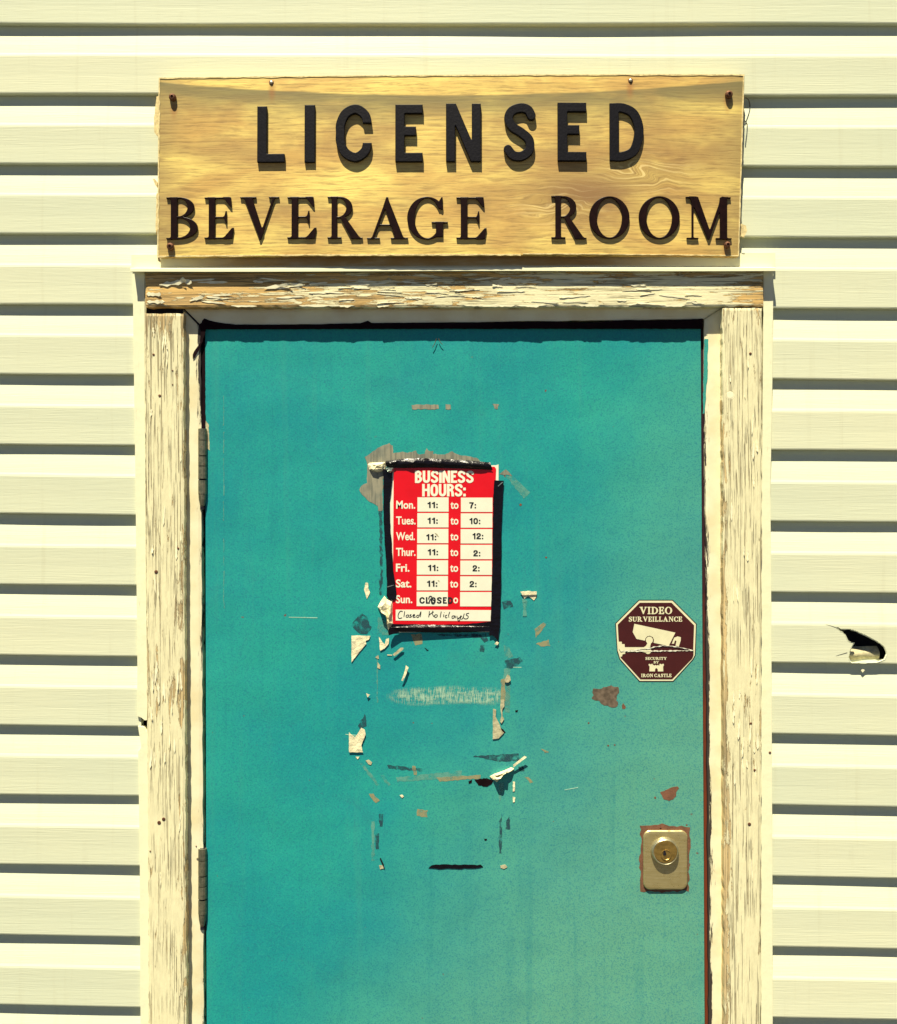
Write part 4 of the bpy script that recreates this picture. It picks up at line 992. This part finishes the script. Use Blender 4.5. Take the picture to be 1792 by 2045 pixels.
# handwriting
def ink_stroke(pts, wd):
    pts = smooth_pts([(x, y, 0) for x, y in pts], 5); L = []; Q = []
    for i, (x, y, _) in enumerate(pts):
        a = pts[max(0, i - 1)]; b = pts[min(len(pts) - 1, i + 1)]; tx, ty = b[0] - a[0], b[1] - a[1]; k = math.hypot(tx, ty) or 1
        L.append((x - ty / k * wd / 2, y + tx / k * wd / 2)); Q.append((x + ty / k * wd / 2, y - tx / k * wd / 2))
    v = [tuple(P(x, y, Y4)) for pr_ in zip(L, Q) for x, y in pr_]
    f = [(2 * i, 2 * i + 1, 2 * i + 3, 2 * i + 2) for i in range(len(pts) - 1)]
    return v, f
HW = [[(412, 795), (385, 790), (362, 820), (355, 860), (370, 880), (405, 872)], [(437, 792), (432, 830), (427, 862)], [(470, 835), (455, 848), (458, 864), (480, 862), (488, 842), (472, 834)],
      [(520, 830), (502, 840), (522, 856), (505, 866), (492, 862)], [(535, 852), (562, 842), (555, 830), (538, 846), (548, 866), (575, 860)], [(612, 838), (588, 845), (590, 866), (612, 860), (640, 795), (632, 862)],
      [(745, 790), (742, 830), (735, 865)], [(790, 785), (782, 820), (800, 858)], [(742, 838), (775, 812), (798, 800)], [(828, 832), (808, 846), (815, 866), (836, 862), (845, 842), (828, 832)],
      [(893, 795), (885, 835), (880, 868)], [(925, 830), (920, 862)], [(930, 806), (931, 810)], [(965, 838), (942, 850), (950, 872), (968, 868)], [(1000, 798), (985, 840), (988, 868)],
      [(1060, 848), (1030, 852), (1028, 876), (1050, 875), (1066, 850), (1072, 876)], [(1090, 848), (1092, 875), (1120, 872), (1140, 845), (1128, 890), (1112, 912), (1100, 890), (1150, 850)], [(1180, 820), (1165, 868), (1145, 895)], [(1240, 815), (1210, 822), (1205, 838), (1230, 855), (1218, 882), (1185, 885), (1170, 870)],
      ]
v = []; f = []
for st_ in HW:
    a, b = ink_stroke(zQ(st_), 1.5); n = len(v); v += a; f += [tuple(n + q_ for q_ in t) for t in b]
mk('handwriting', v, f, INK, hours)
v = []; f = []
for st_ in ([(735, 640), (745, 610), (768, 605), (775, 625), (750, 655), (740, 690)], [(790, 640), (770, 655), (775, 690), (800, 695), (812, 670), (790, 645)]):
    a, b = ink_stroke(zQ(st_), 2.0); n = len(v); v += a; f += [tuple(n + q_ for q_ in t) for t in b]
o = mk('handwriting', [(x, y - 0.0002, z) for x, y, z in v], f, INK, hours)
for pts in (zP([(808, 920), (845, 938), (865, 975), (838, 960)]), zQ([(848, 398), (870, 408), (872, 425), (856, 415)])):
    prism('smudge', pts, Y4, 0.0001, PAPER2, hours)

# ------------------------------------------------------------------ black tape strips holding the card
Y5 = Y4 - 0.0008
def tape(pts, label, lift=None, seed=0):
    o = prism('tape_strip', ragged(pts, 0.45, 7, seed), Y5 - 0.00015 * seed, 0.0007, TAPE, None, lift)
    tag(o, label, 'tape', 'black tape strips round the hours card'); return o
def sheet(name, rows, y, mat, parent=None, th=0.0006):
    """curved strip: rows of (x, y, lift) lists"""
    v = []; f = []; nr = len(rows); nc = len(rows[0])
    for lay in (0, 1):
        for r in rows:
            for x, yy, l in r:
                p = P(x, yy, y); v.append((p.x, y - l + lay * th, p.z))
    N = nr * nc
    for lay in (0, 1):
        for i in range(nr - 1):
            for j in range(nc - 1): a = lay * N + i * nc + j; f.append((a, a + 1, a + nc + 1, a + nc))
    bd = list(range(nc)) + [i * nc + nc - 1 for i in range(1, nr)] + [(nr - 1) * nc + j for j in range(nc - 2, -1, -1)] + [i * nc for i in range(nr - 2, 0, -1)]
    f += [(bd[i], bd[(i + 1) % len(bd)], N + bd[(i + 1) % len(bd)], N + bd[i]) for i in range(len(bd))]
    return mk(name, v, f, mat, parent, smooth=False)
# top strip: rolled, with a raised ridge that catches the sun
topl = [(770.8, 920.6), (800, 917), (831, 915), (860, 915.5), (888, 917), (935, 919.5), (978.7, 923.5)]; botl = [(770.5, 930), (787, 934.5), (820, 934.5), (860, 934), (888, 935), (940, 936.5), (984.5, 938.7)]
tl = smooth_pts([(x, y, 0) for x, y in topl], 5); bl = smooth_pts([(x, y, 0) for x, y in botl], 5)
rows = []
for t in np.linspace(0, 1, 8):
    row = []
    for i, ((ax, ay, _), (bx, by, _)) in enumerate(zip(tl, bl)):
        l = 0.0046 * math.sin(math.pi * min(1, t * 1.05 + 0.02)) ** 1.2 * (0.8 + 0.3 * math.sin(i * 0.8) + 0.15 * math.sin(i * 2.1)); row.append((ax + (bx - ax) * t, ay + (by - ay) * t, max(0, l)))
    rows.append(row)
o = sheet('tape_strip', rows, Y5 - 0.0006, TAPE); tag(o, 'rolled black tape strip along the top edge of the hours card', 'tape', 'black tape strips round the hours card')
tape([(765.7, 937), (784.5, 936), (783, 965), (777.5, 1005), (780, 1060), (782, 1080), (785, 1135), (789, 1160), (792, 1185), (791, 1196), (786, 1199), (776, 1197), (772, 1190), (773, 1172), (771, 1120), (768, 1080), (766, 1020)], 'black tape strip down the left edge of the hours card', None, 1)
tape([(987.5, 958.6), (1006, 960), (1004, 1000), (1002, 1040), (1001, 1110), (1000.5, 1180), (998.6, 1250), (994.8, 1280.6), (990, 1274), (984, 1268.5), (977, 1270), (978, 1262), (980, 1240), (983.5, 1130), (985, 1000)], 'black tape strip down the right edge of the hours card', None, 2)
tape([(785, 1245.5), (830, 1247), (882, 1247.5), (930, 1246.5), (981, 1241.5), (979, 1261.5), (930, 1263), (880, 1263.5), (826, 1262.5), (800, 1262), (778, 1268), (776, 1262), (779, 1252)], 'black tape strip under the hours card with a loose left corner', lambda x, y: 0.0065 * max(0, (830 - x) / 52) if x < 830 else 0, 3)
prism('tape_crease', zQ([(215, 485), (300, 462), (305, 466), (222, 494)]), Y5 - 0.0006, 0.0002, FOIL, bpy.data.objects['tape_strip.001'])
prism('tape_crease', zA([(1556, 570), (1606, 528), (1612, 534), (1562, 578)]), Y5 - 0.0009, 0.0002, FOIL, bpy.data.objects['tape_strip.002'])

# ------------------------------------------------------------------ torn paper and scraps stuck to the door
def scrap(pts, label, mat=PAPER, lift=None, y=YD - 0.0009, rag=0.4, group='paper scraps stuck to the door', name='paper_scrap', cat='paper scrap', seed=1):
    o = prism(name, ragged(pts, rag, 4, seed), y, 0.0005, mat, None, lift); tag(o, label, cat, group); return o
def crumple(pts, label, h, y=YD - 0.001, mat=PAPER, seed=0, name='paper_scrap', cat='paper scrap', group='paper scraps stuck to the door'):
    rn = random.Random(seed); n = len(pts); c = np.mean(np.array(pts), 0); v = []; f = []
    for s, hh in ((1, 0.15), (0.68, 0.8), (0.35, 1.0)):
        for px, py in pts:
            p = P(c[0] + (px - c[0]) * s * rn.uniform(0.92, 1.04), c[1] + (py - c[1]) * s * rn.uniform(0.92, 1.04), y); v.append((p.x, y - h * hh * rn.uniform(0.35, 1.3), p.z))
    for px, py in pts: p = P(px, py, y); v.append((p.x, y + 0.0004, p.z))
    for r in range(2):
        for i in range(n): f.append((r * n + i, r * n + (i + 1) % n, (r + 1) * n + (i + 1) % n, (r + 1) * n + i))
    for i in range(n): f.append((i, (i + 1) % n, 3 * n + (i + 1) % n, 3 * n + i))
    f.append(tuple(2 * n + i for i in range(n))); f.append(tuple(3 * n + i for i in range(n)))
    o = mk(name, v, f, mat); tag(o, label, cat, group); return o
crumple(zA([(198, 350), (210, 330), (300, 325), (378, 322), (380, 365), (372, 395), (330, 420), (300, 430), (240, 410), (210, 400)]), 'torn cream paper tab beside the left end of the top tape', 0.006, seed=2)
crumple(zA([(375, 395), (400, 380), (468, 382), (462, 415), (430, 435), (400, 428)]), 'tiny crumpled silver foil at the top left corner of the card', 0.004, y=Y5 - 0.0012, mat=FOIL, seed=3, name='foil_scrap', cat='foil scrap')
crumple(zQ([(185, 600), (215, 640), (285, 670), (288, 800), (290, 940), (297, 955), (255, 985), (235, 1028), (218, 1000), (218, 900), (200, 850), (180, 835), (125, 785), (105, 740), (135, 670)]), 'crumpled cream paper bulging from the lower left edge of the card', 0.010, y=YD - 0.0012, seed=5)
scrap(zC([(128, 478), (278, 482), (265, 512), (240, 520), (245, 545), (190, 610), (128, 692)]), 'white triangular paper corner left of the card foot', PAPER, lambda x, y: 0.0006, seed=6)
scrap(zC([(345, 488), (380, 540), (392, 548), (402, 508), (425, 500), (422, 545), (390, 580), (355, 600)]), 'two-pointed cream scrap under the left corner of the card', PAPER, lambda x, y: 0.001, seed=7)
scrap(zC([(228, 110), (240, 58), (258, 62), (262, 105), (275, 140), (250, 188), (238, 150)]), 'narrow upright cream scrap left of the Saturday line', PAPER, None, seed=8)
scrap(zC([(1465, 130), (1530, 125), (1598, 130), (1592, 175), (1575, 200), (1530, 165), (1500, 185)]), 'cream paper scrap right of the Sunday line', PAPER, lambda x, y: 0.002 if y < 1190 else 0, seed=9)
scrap(zC([(1480, 185), (1525, 200), (1512, 270), (1520, 325), (1485, 325), (1492, 270)]), 'faint grey paper smear under the right-hand cream scrap', GLUE, None, seed=10)
scrap(zC([(455, 628), (520, 572), (540, 575), (538, 590), (470, 640)]), 'short tan strip lifting off the door under the card', PAPER2, lambda x, y: 0.003, seed=11)
scrap(zC([(410, 630), (450, 632), (450, 637), (412, 636)]), 'hair-thin pale sliver beside the lifting tan strip', PAPER, None, rag=0.2, seed=12)
scrap(zC([(560, 712), (582, 730), (560, 790), (535, 838), (524, 832), (545, 780)]), 'slim white curl of paper hanging below the card', PAPER, lambda x, y: 0.004, seed=13)
scrap(zC([(245, 935), (275, 948), (255, 968)]), 'tiny white triangle left of the chalky scuff', PAPER, lambda x, y: 0.0025, rag=0.2, seed=14)
scrap(zC([(315, 650), (340, 635), (345, 665), (330, 660)]), 'small tan fleck on the faded tape line, upper one', PAPER2, None, seed=15)
scrap(zC([(335, 690), (355, 715), (355, 745), (332, 735)]), 'small tan fleck on the faded tape line, lower one', PAPER2, None, seed=16)
scrap(zC([(1262, 545), (1280, 525), (1298, 535), (1285, 555)]), 'white crumb at the tip of the right tape strip', PAPER, lambda x, y: 0.002, rag=0.2, seed=17)
scrap(zC([(1250, 1060), (1275, 1065), (1270, 1120), (1300, 1180), (1320, 1235), (1338, 1250), (1295, 1295), (1248, 1300)]), 'long greyish torn tape tail below the right end of the chalky scuff', PAPER2, lambda x, y: 0.0008, seed=18)
scrap(zC([(1310, 990), (1340, 985), (1340, 1040), (1322, 1070), (1325, 1120), (1338, 1140), (1318, 1175), (1306, 1160), (1318, 1110), (1308, 1050)]), 'rust-tan ragged ribbon above the long tape tail', PAPER2, lambda x, y: 0.0005, y=YD - 0.0014, seed=19)
scrap(zC([(1365, 785), (1385, 800), (1392, 835), (1370, 850), (1350, 850), (1340, 830)]), 'small tan paper bit at the top of the ragged ribbon', PAPER2, lambda x, y: 0.002, seed=20)
scrap(zD([(108, 242), (155, 280), (165, 270), (205, 205), (232, 220), (240, 260), (205, 345), (220, 400), (108, 398)]), 'white arrow-shaped paper scrap at the lower left', PAPER, lambda x, y: 0.0015, seed=21)
scrap(zD([(160, 436), (190, 436), (178, 456)]), 'tiny pale fleck just under the arrow-shaped scrap', PAPER, None, rag=0.2, seed=22)
scrap(zD([(240, 465), (265, 458), (290, 480), (282, 502), (262, 495)]), 'squarish tan fleck below the arrow-shaped scrap', PAPER2, None, seed=23)
scrap(zD([(510, 742), (530, 736), (543, 750), (528, 765)]), 'round cream fleck at the end of a glue streak', PAPER, None, rag=0.3, seed=24)
scrap(zD([(1408, 495), (1500, 422), (1516, 432), (1412, 515)]), 'thin cream paper stick slanting up to the right', PAPER, lambda x, y: 0.003 + 0.00008 * (x - 1000), rag=0.2, seed=25)
crumple(zD([(1225, 592), (1260, 572), (1330, 548), (1395, 520), (1415, 528), (1405, 548), (1350, 565), (1305, 605), (1280, 635), (1250, 615)]), 'curled cream paper flap over the black adhesive', 0.012, seed=26)
scrap(zD([(1408, 632), (1426, 635), (1422, 712), (1408, 712)]), 'short upright white streak below the slanting stick, upper one', PAPER, None, seed=27)
scrap(zD([(1406, 755), (1426, 760), (1422, 795), (1410, 798)]), 'short upright white streak below the slanting stick, lower one', PAPER, None, seed=28)
scrap(zD([(345, 1298), (385, 1298), (390, 1320), (355, 1330)]), 'orange-tan paper dot left of the lowest black tape strip', PAPER2, None, seed=29)
scrap(zD([(1308, 1300), (1345, 1292), (1365, 1312), (1340, 1325), (1312, 1318)]), 'orange-tan paper dot right of the lowest black tape strip', PAPER2, None, seed=30)
p = zD([(356, 1240), (384, 1300)]); o = tube('black_bristle', [P(*p[0], YD - 0.001), P(*p[1], YD - 0.003)], 0.0011, RUBBER, None, 6); tag(o, 'short black bristle sticking up from the left orange-tan dot', 'bristle')
o = prism('tape_strip', ragged(zD([(740, 1322), (765, 1300), (800, 1292), (1150, 1294), (1170, 1306), (1150, 1318), (1000, 1324), (800, 1326)]), 0.9, 6, 31), YD - 0.001, 0.0005, TAPE); tag(o, 'thin black tape remnant lowest on the door, below all the paper scraps', 'tape')

# ------------------------------------------------------------------ octagonal surveillance sticker
stk = empty('security_sticker', P(1310, 1360, YD), 'dark brown octagonal VIDEO SURVEILLANCE sticker near the lock side', 'sticker')
zV = zm(1780, 1730, 6.4)
oct_ = [(560, 158), (1182, 158), (1622, 600), (1604, 1090), (1598, 1180), (1562, 1250), (1192, 1658), (572, 1658), (205, 1245), (158, 1090), (146, 900), (128, 590)]
ins_ = [(572, 196), (1166, 196), (1588, 618), (1572, 1070), (1578, 1170), (1556, 1235), (1178, 1626), (584, 1626), (222, 1228), (230, 1110), (178, 930), (160, 606)]
YS = YD - 0.0008
def grow(p, k): 
    c = np.mean(np.array(p), 0); return [(c[0] + (x - c[0]) * k, c[1] + (y - c[1]) * k) for x, y in p]
prism('backing', zV(grow(oct_, 1.022)), YS + 0.0004, 0.0003, INK, stk)
prism('border', zV(oct_), YS, 0.0003, CREAM, stk)
prism('brown_face', zV(ins_), YS - 0.0003, 0.0002, BROWN, stk)
YS2 = YS - 0.0006
def sprint(nm, loops, mat=CREAM, y=YS2):
    return loops_mesh(nm, [zV(l) for l in loops], y, 0.0001, mat, stk)
sprint('lettering', serif_line('VIDEO', (565, 272, 1178, 410), 3.0))
sprint('lettering', serif_line('SURVEILLANCE', (368, 455, 1366, 550), 3.0))
sprint('lettering', serif_line('SECURITY', (678, 1212, 1076, 1264), 3.5))
sprint('lettering', serif_line('BY', (830, 1286, 930, 1332), 3.5))
sprint('lettering', serif_line('IRON CASTLE', (598, 1524, 1166, 1588), 3.5))
sprint('camera_emblem', [[(470, 590), (1238, 755), (1112, 1005), (830, 945), (838, 890), (815, 840), (760, 812), (710, 825), (680, 860), (668, 905), (510, 872), (440, 745)]])
sprint('camera_emblem', [[(1215, 850), (1280, 825), (1340, 840), (1338, 900), (1302, 1015), (1240, 1000), (1258, 910), (1230, 900), (1212, 962), (1170, 962)]])
circ = lambda cx, cy, r, n=28: [(cx + r * math.cos(2 * math.pi * i / n), cy + r * math.sin(2 * math.pi * i / n)) for i in range(n)]
sprint('camera_emblem', [circ(752, 895, 66)])
sprint('camera_emblem', [[(715, 950), (782, 950), (770, 1000), (765, 1035), (640, 1035), (690, 1000)]], y=YS2 - 0.0002)
sprint('camera_emblem', [[(165, 925), (235, 925), (238, 968), (288, 970), (292, 1028), (640, 1028), (760, 1040), (690, 1062), (420, 1080), (300, 1090), (215, 1110), (180, 1050)]], y=YS2 - 0.0003)
sprint('camera_emblem', [circ(725, 1095, 60)])
sprint('camera_emblem', [[(330, 1120), (480, 1075), (690, 1062), (700, 1130), (600, 1110), (430, 1112)]], y=YS2 - 0.00035)
sprint('camera_emblem', [[(240, 1110), (300, 1100), (300, 1150), (250, 1160), (240, 1200), (212, 1205), (212, 1150)]], y=YS2 - 0.0003)
sprint('castle_emblem', [[(738, 1340), (768, 1340), (768, 1350), (785, 1350), (785, 1340), (815, 1340), (815, 1360), (838, 1360), (838, 1370), (858, 1370), (858, 1360), (880, 1360), (880, 1370), (900, 1370), (900, 1360), (922, 1360), (922, 1370), (940, 1370), (940, 1340), (970, 1340), (970, 1350), (988, 1350), (988, 1340), (1022, 1340), (1022, 1372), (1008, 1388), (1012, 1480), (910, 1480), (908, 1440), (880, 1415), (858, 1440), (856, 1480), (750, 1480), (756, 1388), (740, 1372)]])
# split across the sticker with its pale torn edge
tearp = [(225, 1105), (420, 1086), (600, 1062), (760, 1045), (860, 1020), (1000, 998), (1120, 1004), (1240, 1015), (1400, 1045), (1530, 1078), (1580, 1090)]
v = []; f = []; r2 = random.Random(5)
tp = ragged(zV(tearp), 0.5, 3, 4)
for x, y in tp:
    if x > 1389: break
    hgt = r2.choice((0.3, 0.5, 1.0, 1.5)) * (0.6 if x > 1350 else 1); a = P(x, y - hgt, YS2 - 0.0006); b = P(x, y + hgt, YS2 - 0.0006); v += [tuple(a), tuple(b)]
for i in range(len(v) // 2 - 1): f.append((2 * i, 2 * i + 2, 2 * i + 3, 2 * i + 1))
mk('torn_edge', v, f, PRINTW, stk)
v = []; f = []
for x, y in zV(smooth_pts([(a, b + 16, 0) for a, b in tearp], 3) and [(a, b + 15) for a, b in tearp]):
    a = P(x, y - 0.5, YS2 - 0.0005); b = P(x, y + 0.6, YS2 - 0.0005); v += [tuple(a), tuple(b)]
for i in range(len(v) // 2 - 1): f.append((2 * i, 2 * i + 2, 2 * i + 3, 2 * i + 1))
mk('split_line', v, f, INK, stk)
print('objects', len(bpy.data.objects), 'tris', sum(len(o.data.polygons) for o in bpy.data.objects if o.type == 'MESH'))
